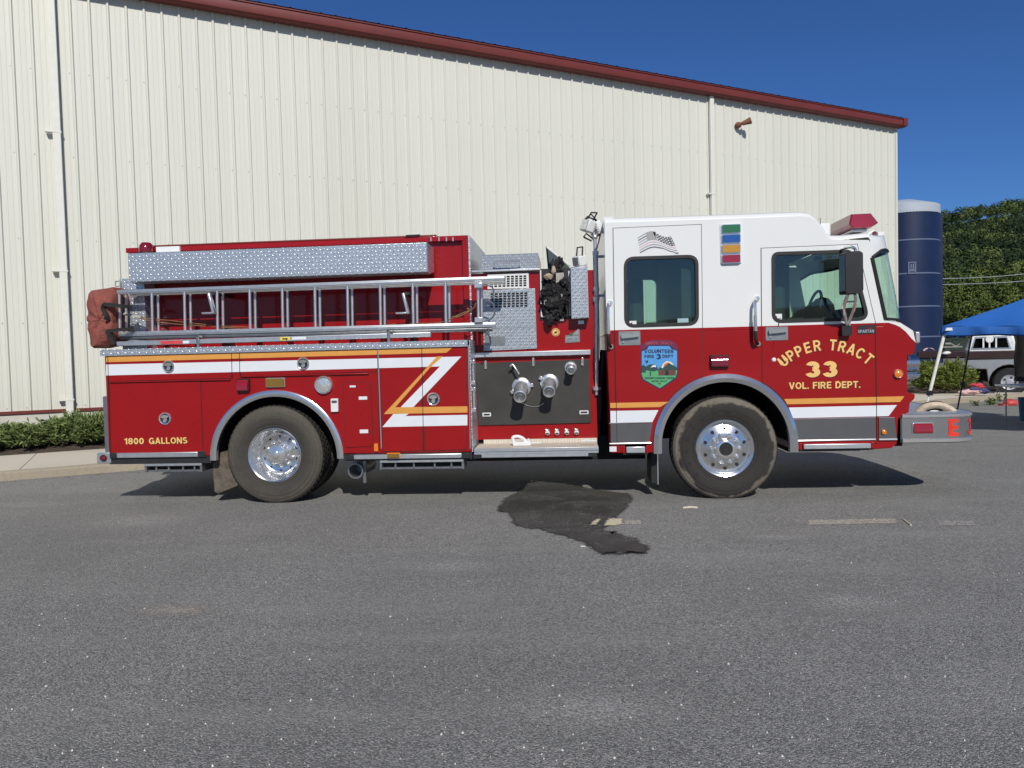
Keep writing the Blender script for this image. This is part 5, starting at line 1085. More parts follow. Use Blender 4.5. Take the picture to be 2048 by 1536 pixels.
# mirror
mo = empty('mirror', P3(1705, 545, -.25), FE); YMm = -.32
hp = rpoly(PP([(1687, 505), (1716, 503), (1722, 507), (1723, 582), (1717, 587), (1688, 588)], YMm), .02); b = MB(); b.prism(hp, YMm-.05, YMm+.13); b.build('housing', 'black_plastic', mo, bevel=.02)
b = MB(); b.box(P(1689, 545, YMm)[0]-.012, P(1689, 545, YMm)[0]-.004, YMm-.03, YMm+.11, P(1690, 582, YMm)[1], P(1690, 510, YMm)[1]); b.build('mirror_face', 'chrome', mo)
b = MB(); b.tube(bez([P3(1682, 499, .0), P3(1692, 496, -.15), P3(1703, 494, YMm), P3(1710, 498, YMm), P3(1712, 506, YMm)], 6), .014, 8)
b.tube(bez([P3(1696, 588, YMm), P3(1688, 612, -.22), P3(1690, 632, -.12), P3(1694, 652, -.05)], 6), .016, 8); b.tube(bez([P3(1710, 588, YMm), P3(1711, 605, -.25), P3(1704, 628, -.14), P3(1696, 650, -.05)], 6), .015, 8); b.tube([P3(1689, 604, -.24), P3(1711, 603, -.25)], .009, 8); b.build('arm', 'chrome', mo, each=True)
b = MB(); b.prism(rpoly(PP([(1682, 652), (1703, 650.5), (1703, 671), (1683, 672)], -.05), .012), -.075, -.007); b.build('base', 'black_plastic', mo, bevel=.012)
b = MB(); b.box(P(1696, 640, -.05)[0], P(1698.5, 640, -.05)[0], -.085, -.05, P(1697, 652, -.05)[1], P(1697, 636, -.05)[1]); b.build('clamp', 'chrome', mo)
# roof: light bar, riser, aerial
RZ = TOP[-1][1]
lb = empty('light_bar', (Xs(1705, 450, .4), W_/2, RZ), FE); yl0, yl1 = .42, W_-.44
sec = PP([(1699, 448), (1703.5, 428), (1743, 426), (1758, 445), (1743, 455), (1706, 456)], yl0)
def barsec(y, k): cx = sum(p[0] for p in sec)/len(sec); cz = sum(p[1] for p in sec)/len(sec); return [(cx+(x-cx)*k, y, cz+(z-cz)*k) for x, z in sec]
b = MB(); rows = [barsec(yl0, .9), barsec(yl0+.02, 1), barsec(yl0+.62, 1)]; rows = [r+[r[0]] for r in rows]; b.grid(rows); b.add(barsec(yl0, .9), [tuple(range(6))]); b.build('red_dome', 'crimson_lens', lb, smooth=20)
b = MB(); rows = [r+[r[0]] for r in (barsec(yl0+.62, .985), barsec(yl1-.34, .985))]; b.grid(rows); b.build('centre_section', 'clear_lens', lb, smooth=20)
b = MB(); rows = [r+[r[0]] for r in (barsec(yl1-.34, 1), barsec(yl1-.02, 1), barsec(yl1, .9))]; b.grid(rows); b.add(barsec(yl1, .9), [tuple(range(6))]); b.build('red_dome', 'crimson_lens', lb, smooth=20)
xs_ = [p[0] for p in sec]; zl_ = min(p[1] for p in sec)
b = MB(); b.box(min(xs_)+.05, max(xs_)-.1, yl0+.05, yl1-.05, zl_-.03, zl_-.002); b.build('base_tray', 'aluminium', lb, bevel=.006)
b = MB()
for y in (.6, W_-.6): b.box(min(xs_)+.1, min(xs_)+.18, y, y+.1, RZ-.05, zl_-.031)
b.build('foot', 'black_metal', lb, each=True)
b = MB(); a, c = P(1639, 447, .5), P(1656, 470, .5); b.box(a[0]-.1, c[0]+.01, .42, W_-.44, c[1]-.03, a[1]+.0); part(b, 'roof_riser', 'white_paint', bevel=.03)
b = MB(); v = P3(1641, 468, .3); t_ = P3(1640.5, 436, .3); b.tube([v, v.lerp(t_, .35)], .008, 6); b.tube([v.lerp(t_, .35), t_], .003, 5); part(b, 'aerial', 'black_metal')
b = MB(); b.tube(bez([P3(1735, 469, .5), P3(1745, 464, .5), P3(1752, 466, .5), P3(1758, 471, .5)]), .02, 6); b.box(Xs(1752, 465, .5), Xs(1766, 465, .5), .45, .6, zs_(1760, 473, .5), zs_(1760, 465, .5)); part(b, 'marker_lamp', ['white_plastic'], bevel=.006)
b = MB(); b.ball(P3(1748, 466, .5), (.03, .04, .02), 10); part(b, 'marker_lamp', 'red_lens')
# headlamps and front
for y0, y1 in ((.06, .72), (W_-.74, W_-.08)):
    o = empty('headlight', (Xs(1830, 735), y0, 1.25), FE); x0, x1 = Xs(1814, 735), Xs(1846, 735)
    for pa, pb in ((712, 741), (743, 757)):
        za, zb_ = P(1830, pa, .06)[1], P(1830, pb, .06)[1]; b = MB(); zz = (za+zb_)/2; hh_ = (za-zb_)/2; pr = [(y0-.004+.05*(abs(t)**2.2), zz+hh_*t) for t in [-1+i/8 for i in range(17)]]+[(y1, za), (y1, zb_)]; k = len(pr); b.add([(x, y, z) for x in (x0, x1) for y, z in pr], [(i, (i+1) % k, k+(i+1) % k, k+i) for i in range(k)]+[tuple(range(k)), tuple(range(k, 2*k))]); b.build('bezel', 'bumper_chrome', o, bevel=.004)
    b = MB(); b.box(x1-.01, x1+.012, y0+.06, y1-.06, P(1830, 738, .06)[1], P(1830, 715, .06)[1]); b.build('lens', 'clear_lens', o)
b = MB(); b.box(Xs(1815, 740), Xs(1832, 740), .75, W_-.77, 1.0, 1.5); part(b, 'grille', 'chrome')
p, q = P(1833, 663), P(1843, 686); b = MB(); b.box(p[0], q[0], .02, .14, q[1], p[1]); part(b, 'front_marker', 'bare_metal', bevel=.012)
b = MB(); b.box(Xs(1800, 850), Xs(1815, 850), .12, W_-.14, P(1800, 895)[1], P(1800, 830)[1]); part(b, 'bumper_mount', 'under_black')
# bumper with rounded corners
bz1, bz0 = P(1806, 828)[1], P(1806, 887)[1]; bX0, bX1 = Xs(1804, 855), Xs(1932, 850, .35)
plan = []
for x, y in ((bX0, .0), (bX1-.32, .0)): plan.append((x, y))
for i in range(1, 10):
    t = R(90*i/9); plan.append((bX1-.32+.32*math.sin(t), .34-.34*math.cos(t)))
plan += [(bX1+.02, .8), (bX1+.03, W_/2)]
plan = plan+[(x, W_-.02-y) for x, y in plan[-2::-1]]
def skirt(b, off0, z0, off1, z1, mi=0):
    def ofs(pl, d):
        out = []
        for i, (x, y) in enumerate(pl):
            a = Vector(pl[max(0, i-1)]); c = Vector(pl[min(len(pl)-1, i+1)]); t = (c-a).normalized(); out.append((x+t.y*d, y-t.x*d))
        return out
    b.grid([[(x, y, z0) for x, y in ofs(plan, off0)], [(x, y, z1) for x, y in ofs(plan, off1)]], mi)
h_ = bz1-bz0
b = MB(); skirt(b, 0, bz0+h_*.17, 0, bz1-h_*.15); part_b = part(b, 'bumper', 'bumper_chrome', smooth=50)
b = MB(); skirt(b, 0, bz1-h_*.15, .012, bz1-h_*.12); skirt(b, .012, bz1-h_*.12, .012, bz1-.01); skirt(b, .012, bz1-.01, 0, bz1); skirt(b, .0, bz0+h_*.17, .016, bz0+h_*.14); skirt(b, .016, bz0+h_*.14, .016, bz0+.01); skirt(b, .016, bz0+.01, -.02, bz0); b.build('bumper_lip', 'chrome', part_b, smooth=30)
b = MB(); b.add([(x, y, bz1-.004) for x, y in plan], [tuple(range(len(plan)))]); b.build('bumper_deck', 'tread_xy', part_b, smooth=0)
b = MB(); b.add([(x, y, bz0+.002) for x, y in plan], [tuple(range(len(plan)))]); b.build('bumper_underside', 'under_black', part_b, smooth=0)
b = MB(); b.grid([[(x-.012, y+ (.006 if y < 1 else -.006), z) for x, y in plan] for z in (bz0+.01, bz1-.01)]); b.build('bumper_backing', 'grey_trim', part_b)
lamp(1824, 845, 1865, 868, 'red_lens_bright', 'warning_light', .035, 'chrome', Y=-.002)
def wrap(s):                                        # a point on the bumper's face, s metres along it from its rear end
    acc = 0
    for i in range(len(plan)-1):
        a, c = Vector(plan[i]), Vector(plan[i+1]); l = (c-a).length
        if acc+l >= s or i == len(plan)-2: t = (c-a)/l; p = a+t*(s-acc); return p.x+t.y*.003, p.y-t.x*.003
        acc += l
sE = Xs(1908, 850)-bX0; zc = bz0+h_*.22; hh = h_*.58
b = MB(); ink(b, 'E', lambda x, y: (*wrap(sE+x), zc+y), hh, 1.05, .035); b.build('bumper_lettering', 'decal_bright_red', part_b, smooth=0, weld=False)
b = MB(); ink(b, '3', lambda x, y: (*wrap(sE+.24+x), zc+y), hh, 1.05, .035); b.build('bumper_lettering', 'decal_bright_red', part_b, smooth=0, weld=False)
# interior, seen through the glass
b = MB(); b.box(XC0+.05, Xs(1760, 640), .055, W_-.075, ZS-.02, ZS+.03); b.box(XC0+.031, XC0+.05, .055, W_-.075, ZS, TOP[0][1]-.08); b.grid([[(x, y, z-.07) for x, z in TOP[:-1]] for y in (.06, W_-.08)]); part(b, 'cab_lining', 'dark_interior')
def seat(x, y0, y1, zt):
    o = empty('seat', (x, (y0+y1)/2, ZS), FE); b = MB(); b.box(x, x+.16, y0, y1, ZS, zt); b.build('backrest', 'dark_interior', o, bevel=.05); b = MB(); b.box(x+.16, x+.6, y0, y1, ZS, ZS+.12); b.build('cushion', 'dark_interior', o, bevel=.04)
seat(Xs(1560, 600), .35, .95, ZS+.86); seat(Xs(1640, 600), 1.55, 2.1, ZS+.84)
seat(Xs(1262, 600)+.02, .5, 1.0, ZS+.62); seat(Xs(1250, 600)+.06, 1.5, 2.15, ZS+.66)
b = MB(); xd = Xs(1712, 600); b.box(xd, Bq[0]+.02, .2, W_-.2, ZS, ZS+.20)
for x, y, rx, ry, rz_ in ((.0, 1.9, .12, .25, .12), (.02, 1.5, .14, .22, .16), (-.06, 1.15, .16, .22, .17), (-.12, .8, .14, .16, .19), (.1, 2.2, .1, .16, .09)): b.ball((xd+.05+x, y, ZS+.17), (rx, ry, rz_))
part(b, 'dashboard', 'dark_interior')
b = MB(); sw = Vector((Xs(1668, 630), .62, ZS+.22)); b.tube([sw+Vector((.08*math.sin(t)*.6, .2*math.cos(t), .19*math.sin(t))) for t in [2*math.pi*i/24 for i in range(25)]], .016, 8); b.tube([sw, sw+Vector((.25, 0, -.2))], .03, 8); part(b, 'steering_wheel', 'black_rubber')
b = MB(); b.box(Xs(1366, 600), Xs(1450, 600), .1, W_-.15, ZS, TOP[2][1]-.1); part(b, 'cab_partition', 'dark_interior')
# lettering on the door
cxt, rt = 1650.5, None
c0 = P(1650, 790); zt_ = P(1650, 689.5)[1]; Rt = .645; cz_ = zt_-Rt-.0
def arc_text(s, angs, hh, Y, mat, bold, drop=0, parent=None):
    b = MB()
    for ch, a in zip(s, angs):
        if ch == ' ': continue
        t = R(a); ink(b, ch, lambda x, y, t=t: (P(1651, 720)[0]+math.sin(t)*(Rt+y-hh*.5)+math.cos(t)*x+drop, Y, cz_+math.cos(t)*(Rt+y-hh*.5)-math.sin(t)*x-drop), hh, .95, bold)
    part(b, 'lettering' if mat == 'letter_gold' else 'lettering_outline', mat, parent, smooth=0, weld=False)
angs = [-44.5, -34.8, -25.4, -15.8, -5.6, 4, 13.8, 23.6, 33.2, 43.0, 52]
lets = 'UPPER TRACT'; angs = [-40.2, -32.0, -24.2, -16.0, -7.4, 0, 6.4, 14.6, 23.0, 31.4, 40.2]
for q in (slice(0, 5), slice(6, 11)): arc_text(lets[q], angs[q], .110, -.0088, 'letter_shadow', .044, .004); arc_text(lets[q], angs[q], .110, -.0094, 'letter_gold', .020)
plane_text('3', 1611.5, 1641, 754.8, 32, 'lettering', 'letter_gold', -.0094, 'letter_shadow', .047, drop=.007); plane_text('3', 1646, 1675.5, 754.2, 32, 'lettering', 'letter_gold', -.0094, 'letter_shadow', .047, drop=.007)
plane_text('VOL. FIRE DEPT.', 1578, 1721, 777, 13.5, 'lettering', 'letter_gold', -.0094, 'letter_shadow', .024)
# department badge on the rear door
BC = P(1319.5, 690); uB = P(1357, 740)[0]-P(1282, 740)[0]; sB = uB/960.0     # badge drawn on a 1536 grid
def bpt(x, y): c = P(1260+x*120/1536, 670+y*120/1536); return c
bd = empty('door_badge', (*P(1319, 730)[:1], -.01, P(1319, 730)[1]), FE)
def bflat(name, mat, pts, lay): b = MB(); b.prism([bpt(*p) for p in pts], -.0078-.0005*lay, -.0065); return b.build(name, mat, bd, smooth=0)
sh = [(275, 400), (400, 340), (450, 260), (1020, 260), (1080, 330), (1225, 380), (1235, 1000), (1190, 1110), (760, 1395), (330, 1160), (270, 1030)]
bflat('badge_ribbon', 'decal_purple', [(255, 380), (270, 270), (400, 170), (560, 130), (950, 125), (1110, 165), (1215, 260), (1235, 370), (1080, 330), (1000, 265), (450, 270), (390, 345)], 0)
bflat('badge_shield', 'decal_navy', sh, 1); ins = [(300, 420), (435, 375), (475, 290), (1000, 285), (1060, 360), (1195, 410), (1205, 960), (1160, 1090), (760, 1360), (345, 1130), (298, 1010)]
bflat('badge_sky', 'decal_blue', [(298, 420), (435, 370), (475, 285), (1005, 282), (1060, 360), (1200, 405), (1204, 900), (298, 900)], 2); bflat('badge_field', 'decal_green', [(298, 900), (1204, 900), (1205, 960), (1160, 1090), (760, 1362), (345, 1130), (298, 1010)], 2)
bflat('badge_sun', 'decal_cream', [(800, 850), (850, 730), (930, 670), (1020, 680), (1100, 740), (1060, 850)], 3); bflat('badge_sun', 'decal_orange', [(840, 840), (875, 740), (950, 700), (1020, 715), (1020, 800)], 4)
bflat('badge_mountains', 'decal_forest', [(298, 960), (298, 790), (350, 760), (400, 810), (480, 760), (600, 745), (680, 790), (720, 880), (760, 820), (830, 850), (990, 715), (1204, 830), (1204, 900), (700, 905), (600, 930), (410, 900), (400, 960)], 5)
bflat('badge_cloud', 'white_decal', [(525, 835), (580, 770), (650, 770), (670, 825), (600, 815)], 6); bflat('badge_barn', 'decal_brick', [(720, 905), (1165, 895), (1165, 1030), (725, 1035)], 6); bflat('badge_barn_door', 'decal_blackish', [(905, 902), (980, 900), (980, 1030), (905, 1032)], 7)
bflat('badge_bird', 'decal_navy', [(365, 640), (420, 670), (460, 630), (465, 690), (430, 735), (400, 690)], 4)
bflat('badge_post', 'decal_forest', [(505, 930), (535, 930), (535, 1045), (505, 1045)], 4)
def btext(s, x0, x1, y, h, mat, bold=.02, bow=0):
    k = 120/1536; a, c = bpt(x0, y), bpt(x1, y); hh = bpt(x0, y-h)[1]-bpt(x0, y)[1]; ws = (c[0]-a[0])/width(s, hh, 1, bold); xm = (a[0]+c[0])/2; L = c[0]-a[0]
    b = MB(); ink(b, s, lambda x, yy: (xm+x, -.0118, (a[1]+c[1])/2+yy-bow*(2*x/L)**2+(c[1]-a[1])*x/L), hh, ws, bold); b.build('badge_lettering', mat, bd, smooth=0, weld=False)
btext('VOLUNTEER', 370, 1115, 455, 90, 'decal_navy', .02, .006); btext('FIRE', 370, 610, 585, 75, 'decal_navy'); btext('3', 670, 795, 620, 135, 'decal_navy', .05); btext('DEPT', 830, 1105, 580, 75, 'decal_navy')
btext('MOUNTAINEER PRIDE', 375, 1135, 1125, 48, 'decal_forest'); btext('UPPER TRACT', 550, 955, 1200, 40, 'decal_forest'); btext('WV', 715, 800, 1262, 40, 'decal_forest'); btext('UPPER TRACT', 400, 1090, 235, 66, 'decal_rose', .02, .012)
# waving flag decal above the rear window
fl = empty('flag_decal', (*P(1314, 484)[:1], -.01, P(1314, 484)[1]), FE)
def fz(u, v):                                       # flag sheet: u along, v down (0..1)
    px = 1277+u*(1350-1277)+(v-.5)*5*(1 if u < .5 else 3.4); py = 471+v*33 + 7*math.sin(u*6.0+2.4)*(1-.15*v) - 4*u + (3 if u > .85 else 0)*v
    return P(px, py)
def fstrip(name, mat, u0, u1, v0, v1, lay):
    b = MB(); n = 14; rows = [[(*fz(u0+(u1-u0)*i/n, v)[:1], -.0078-.0006*lay, fz(u0+(u1-u0)*i/n, v)[1]) for i in range(n+1)] for v in (v0, v1)]; b.grid(rows); b.build(name, mat, fl, smooth=0)
fstrip('flag_field', 'white_decal', 0, 1, 0, 1, 0)
for k in range(7): fstrip('flag_stripe', ('decal_flag_mid', 'decal_flag_dark', 'decal_flag_mid', 'decal_flag_mid', 'decal_flag_pink', 'decal_flag_mid', 'decal_flag_dark')[k], .01, .99, k/6.7, k/6.7+.075, 1)
fstrip('flag_canton', 'decal_flag_dark', .55, 1, 0, .52, 2)
b = MB()
for i in range(6):
    for j in range(4): c = fz(.59+.075*i, .06+.13*j); b.prism(disc(c, .0065, 6), -.0102, -.0094)
b.build('flag_stars', 'white_decal', fl, smooth=0)
fstrip('flag_fold', 'decal_flag_mid', .24, .52, .03, .45, 1.5)

# ================================================================== THINGS CARRIED ON THE ENGINE
# extension ladder: two nested sections on edge
LD = empty('extension_ladder', P3(600, 620, .13)); tag(LD, 'silver two-section extension ladder slung on edge along the red hose bed', 'ladder')
def lrail(name, pxa, pxb, Y, hgt, th=.035, mat='aluminium'):
    a, c = P3(*pxa, Y), P3(*pxb, Y); d = (c-a).normalized(); b = MB(); b.obox((a+c)/2, (d, (0, 1, 0), d.cross(Vector((0, 1, 0)))), ((c-a).length/2, th/2, hgt/2)); b.obox((a+c)/2+Vector((0, -th/2, 0)), (d, (0, 1, 0), d.cross(Vector((0, 1, 0)))), ((c-a).length/2, .006, hgt*.24)); return b.build(name, mat, LD, bevel=.006)
lrail('rail', (230, 585), (1010, 556.5), .08, .05); lrail('rail', (238, 668.5), (992, 649), .08, .05)
lrail('rail', (262, 588), (1010, 563), .20, .05); lrail('rail', (240, 675), (985, 657), .20, .06, mat='aluminium_dark')
lrail('beam_plate', (240, 676), (985, 657), .10, .035, mat='aluminium_dark')
for k in range(12):
    x = 238.5+65.2*k; yt = 586-(x-230)*.0366; yb = 667-(x-238)*.0258
    b = MB(); b.cyl(P3(x, yt, .08), P3(x+1.5, yb, .08), .0165, n=12); b.build('rung', 'aluminium', LD)
    x2 = x+13-.55*k; b = MB(); b.cyl(P3(x2, yt+4, .20), P3(x2+1.2, yb+3, .20), .0165, n=12); b.build('rung', 'aluminium', LD)
b = MB(); b.tube(bez([P3(255, 628, .15), P3(290, 636, .15), P3(330, 640, .16), P3(420, 650, .17), P3(500, 655, .18)]), .005, 6); b.tube(bez([P3(260, 632, .16), P3(330, 646, .16), P3(480, 657, .17)]), .005, 6)
b.tube(bez([P3(715, 655, .18), P3(800, 648, .17), P3(880, 645, .16), P3(920, 628, .12), P3(945, 618, .1), P3(952, 606, .1)]), .006, 6); b.tube(bez([P3(905, 634, .1), P3(920, 632, .1), P3(938, 622, .1), P3(934, 616, .1)]), .009, 6); b.build('halyard_rope', 'rope', LD, each=True)
b = MB(); b.tube(bez([P3(965, 571, .06), P3(984, 574, .05), P3(986, 592, .05), P3(976, 602, .05)]), .008, 6); b.tube(bez([P3(968, 600, .06), P3(984, 606, .05), P3(989, 622, .05), P3(984, 636, .05), P3(968, 642, .06)]), .010, 6); b.tube(bez([P3(976, 655, .06), P3(977, 664, .06), P3(970, 672, .07)]), .008, 6); b.build('pawl_spring', 'aluminium_dark', LD)
b = MB()
for px, py in ((957, 571), (958, 640)): c = P3(px, py, .06); b.box(c.x-.045, c.x+.045, .03, .09, c.z-.03, c.z+.03)
b.build('pawl', 'bare_metal', LD, bevel=.008, each=True)
b = MB(); b.tube([P3(248, 627, .1), P3(262, 631, .1), P3(282, 634, .1)], .018, 6, flat=.4); b.build('heel_spur', 'gear_grey', LD)
# narrow ladder lying edge-on below
AL = empty('roof_ladder', P3(560, 680, .1)); tag(AL, 'narrow silver ladder seen edge-on below the extension ladder, with a yellow sticker', 'ladder')
def arail(px0, py0, px1, py1, Y, h, mat='aluminium', th=.06, nm='beam'):
    a, c = P3(px0, py0, Y), P3(px1, py1, Y); d = (c-a).normalized(); b = MB(); b.obox((a+c)/2, (d, (0, 1, 0), d.cross(Vector((0, 1, 0)))), ((c-a).length/2, th/2, h/2)); return b.build(nm, mat, AL, bevel=.005)
arail(236, 687.5, 862, 669, .07, .05); arail(240, 688, 858, 670, .25, .05, 'aluminium_dark')
arail(321, 685.5, 364, 684, .036, .036, 'sticker_red', .004, 'warning_sticker'); arail(366, 684.5, 378, 684, .036, .03, 'white_decal', .004, 'warning_sticker'); arail(560, 677.8, 580, 677.2, .036, .036, 'sticker_yellow', .004, 'number_sticker'); arail(584, 677, 612, 676.2, .036, .03, 'white_decal', .004, 'label_sticker')
c_ = P3(570, 681, .033); b = MB(); ink(b, '1', lambda x, y: (c_.x+y-.03, .0325, c_.z+.002+x+.012), .06, 1, .04); b.build('number_print', 'decal_blackish', AL, smooth=0, weld=False)
b = MB(); b.tube([P3(236, 690, .06), P3(262, 683, .06), P3(300, 684, .06)], [.012, .028, .02], 8, flat=.5); b.build('spike', 'aluminium', AL)
for px in (397, 778): b = MB(); c = P3(px, 681.5 if px < 500 else 671, .04); b.box(c.x-.014, c.x+.014, .02, .06, c.z-.085, c.z+.05); b.box(c.x-.014, c.x+.05, .02, .045, c.z+.03, c.z+.05); part(b, 'ladder_clamp', 'aluminium_dark', bevel=.004)
# cloth cover over the ladder tips
BG = empty('ladder_cover', P3(210, 640, .15)); tag(BG, 'faded red cloth cover strapped over the ladder tips at the tail of the engine', 'cover')
outl = [(186, 583), (235, 574), (241, 600), (235, 640), (239, 682), (213, 694), (192, 697), (184, 648)]
def bag(name):
    b = MB(); rows = []; sec_n = [0, .06, .2, .34, .40]; o2 = PP(outl, .1); cx = sum(p[0] for p in o2)/8; cz = sum(p[1] for p in o2)/8
    o3 = rpoly(o2, .03, 4); dense = []
    for i in range(len(o3)):
        a, c = Vector(o3[i]), Vector(o3[(i+1) % len(o3)]); m_ = max(1, int((c-a).length/.035))
        for j in range(m_): dense.append(tuple(a.lerp(c, j/m_)))
    for k, (y, s) in enumerate(((-.04, .0), (-.035, .35), (-.025, .7), (-.005, .93), (.05, 1.0), (.2, 1.0), (.33, .98), (.38, .8), (.39, .0))):
        rows.append([(cx+(x-cx)*s+random.uniform(-.004, .004), y+random.uniform(-.006, .006)+.014*math.sin(9*math.atan2(z-cz, x-cx)+3*s)*s*(1 if k < 4 else 0), cz+(z-cz)*s+random.uniform(-.004, .004)) for x, z in dense])
        rows[-1].append(rows[-1][0])
    b.grid(rows); return b.build(name, 'bag_cloth', BG, smooth=60)
bag('fabric')
b = MB()
for pts in ([(206, 608), (222, 610), (240, 612), (262, 613)], [(212, 662), (226, 661), (242, 659), (268, 658)]):
    q = [P3(x, y, -.055) for x, y in pts[:-1]]+[P3(*pts[-1], .05)]; b.tube(bez(q), .028, 6, flat=.25)
for pts in ([(209, 609), (206, 618), (213, 630), (212, 640)], [(221, 664), (222, 676), (229, 688)], [(214, 664), (219, 672)]): b.tube(bez([P3(x, y, -.062) for x, y in pts]), .024, 6, flat=.25)
b.build('strap', 'strap_black', BG)
# black gear stuffed into the open locker
GR = empty('rescue_gear', P3(1110, 600, .4)); tag(GR, 'tangled black rescue gear bulging out of the open locker beside the switch box', 'gear')
random.seed(21); b = MB()
for i in range(46): px, py = random.uniform(1088, 1132), random.uniform(560, 634); b.ball(P3(px, py, .42+random.uniform(-.06, .03)), (random.uniform(.03, .075), random.uniform(.03, .06), random.uniform(.02, .06)), 10, jit=.024)
for i in range(8): px, py = random.uniform(1102, 1122), random.uniform(525, 565); b.ball(P3(px, py, .47), (random.uniform(.03, .06), .05, random.uniform(.04, .08)), 10, jit=.02)
b.ball(P3(1098, 640, .38), (.05, .05, .07), 10, jit=.01); b.build('bundle', 'gear_black', GR, smooth=25)
b = MB()
for i in range(9): 
    p = [P3(random.uniform(1088, 1134), random.uniform(565, 632), .36) for _ in range(4)]; b.tube(bez(p), .011, 6, flat=.5)
b.build('webbing', 'strap_black', GR)
b = MB(); b.ball(P3(1097, 553, .36), (.05, .03, .032), 10, jit=.008); b.ball(P3(1107, 541, .42), (.03, .03, .05), 10, jit=.008); b.build('brass_fitting', 'gear_tan', GR)
b = MB(); b.add([P3(1112, 546, .37), P3(1127, 545, .37), P3(1128, 552, .365), P3(1121, 562, .36), P3(1112, 566, .36)], [(0, 1, 2, 3, 4)]); b.box(P(1086, 578, .36)[0], P(1099, 582, .36)[0], .35, .37, P(1090, 581, .36)[1], P(1090, 576, .36)[1]); b.box(P(1088, 600, .36)[0], P(1095, 608, .36)[0], .35, .37, P(1090, 609, .36)[1], P(1090, 599, .36)[1]); b.tube([P3(1123, 588, .35), P3(1125, 594, .35)], .012, 6); b.build('reflective_patch', 'gear_grey', GR)
# hose on the bumper deck
HS = empty('fire_hose', P3(1875, 815, .35)); tag(HS, 'tan and black hose looped on top of the chrome front bumper', 'hose')
b = MB(); b.tube(bez([P3(1836, 824, .36), P3(1848, 815, .33), P3(1864, 810.5, .31), P3(1882, 811, .31), P3(1900, 819, .33), P3(1912, 829, .36)]), .042, 10, flat=.8); b.build('hose', 'hose_tan', HS)
b = MB(); b.tube(bez([P3(1832, 826, .42), P3(1845, 812, .40), P3(1862, 806, .38), P3(1880, 806, .38), P3(1900, 815, .40), P3(1918, 824, .45)]), .020, 8); b.tube(bez([P3(1850, 828, .36), P3(1862, 822, .36), P3(1880, 820, .36), P3(1900, 828, .4)]), .022, 8); b.build('cover_strap', 'black_rubber', HS)
b = MB(); b.tube(bez([P3(1855, 829, .33), P3(1862, 823.5, .33), P3(1874, 823, .33), P3(1884, 828, .33)]), .014, 8); b.tube(bez([P3(1884, 826, .33), P3(1892, 821, .33), P3(1904, 826, .35)]), .012, 8); b.build('coupling', 'white_plastic', HS)

# ================================================================== ON THE ASPHALT
def ground_patch(name, mat, pxl, z, jag=0.0, rim=.03, kind='structure'):
    pts = [G(*p) for p in pxl]; out = []; k = len(pts)
    for i in range(k):
        a, c = pts[i], pts[(i+1) % k]; m_ = max(1, int((c-a).length/.05)) if jag else 1
        for j in range(m_): v = a.lerp(c, j/m_); out.append((v.x+random.uniform(-jag, jag), v.y+random.uniform(-jag, jag)*1.4))
    inn = inset(out, rim); n = len(out); tri = tessellate_polygon([[Vector((x, y, 0)) for x, y in inn]])
    me = bpy.data.meshes.new(name); me.from_pydata([(x, y, z) for x, y in out]+[(x, y, z) for x, y in inn], [], [(i, (i+1) % n, n+(i+1) % n, n+i) for i in range(n)]+[tuple(j+n for j in t) for t in tri]); me.materials.append(MATS[mat])
    at = me.attributes.new('fade', 'FLOAT', 'POINT'); at.data.foreach_set('value', [0.0]*n+[1.0 if 'wet' in mat else .74]*n); o = bpy.data.objects.new(name, me); COL.objects.link(o); tag(o, kind=kind); return o
random.seed(5)
ground_patch('water', 'asphalt_wet', [(1000, 998), (984, 1022), (1010, 1030), (1016, 1046), (1032, 1056), (1080, 1063), (1110, 1073), (1140, 1082), (1165, 1091), (1175, 1101), (1202, 1112), (1222, 1114), (1260, 1111), (1300, 1112), (1313, 1101), (1288, 1080), (1262, 1072), (1240, 1063), (1218, 1060), (1234, 1046), (1262, 1018), (1274, 993), (1262, 985), (1225, 982), (1190, 976), (1130, 966), (1060, 960), (1035, 980)], .004, .02, .10)
ground_patch('painted_line', 'wet_paint', [(1177, 1052), (1188, 1040), (1204, 1038.5), (1196, 1051)], .008, .006); ground_patch('painted_line', 'wet_paint', [(1203, 1054), (1216, 1038), (1246, 1038), (1248, 1050), (1230, 1053)], .008, .006)
ground_patch('painted_line', 'faded_paint', [(1246, 1041), (1287, 1040), (1287, 1050), (1246, 1050.5)], .004, .004); ground_patch('painted_line', 'faded_paint', [(1613, 1040), (1795, 1037), (1797, 1048), (1613, 1051.5)], .004, .006)
ground_patch('painted_line', 'faded_paint_faint', [(1868, 1041), (1955, 1043), (1952, 1052), (1872, 1053)], .004, .01)
def smear(mat, px, py, rx, ry, z=.004):             # soft round-edged film on the asphalt, fading to nothing at its rim
    c = G(px, py); ex = (G(px+rx, py)-c).length; ey = (G(px, py-ry)-c).length; n = 40; vs = []; fd = []; R_ = 6
    for i in range(R_+1):
        for j in range(n): t = 2*math.pi*j/n; r = i/R_; vs.append((c.x+ex*r*math.cos(t), c.y+ey*r*math.sin(t), z)); fd.append(.62*(1-r)**.7)
    me = bpy.data.meshes.new('dust'); me.from_pydata(vs, [], [(i*n+j, i*n+(j+1) % n, (i+1)*n+(j+1) % n, (i+1)*n+j) for i in range(1, R_) for j in range(n)]+[tuple(range(n, 2*n))]); me.materials.append(MATS[mat])
    at = me.attributes.new('fade', 'FLOAT', 'POINT'); at.data.foreach_set('value', fd); o = bpy.data.objects.new('dust', me); COL.objects.link(o); tag(o, kind='structure')
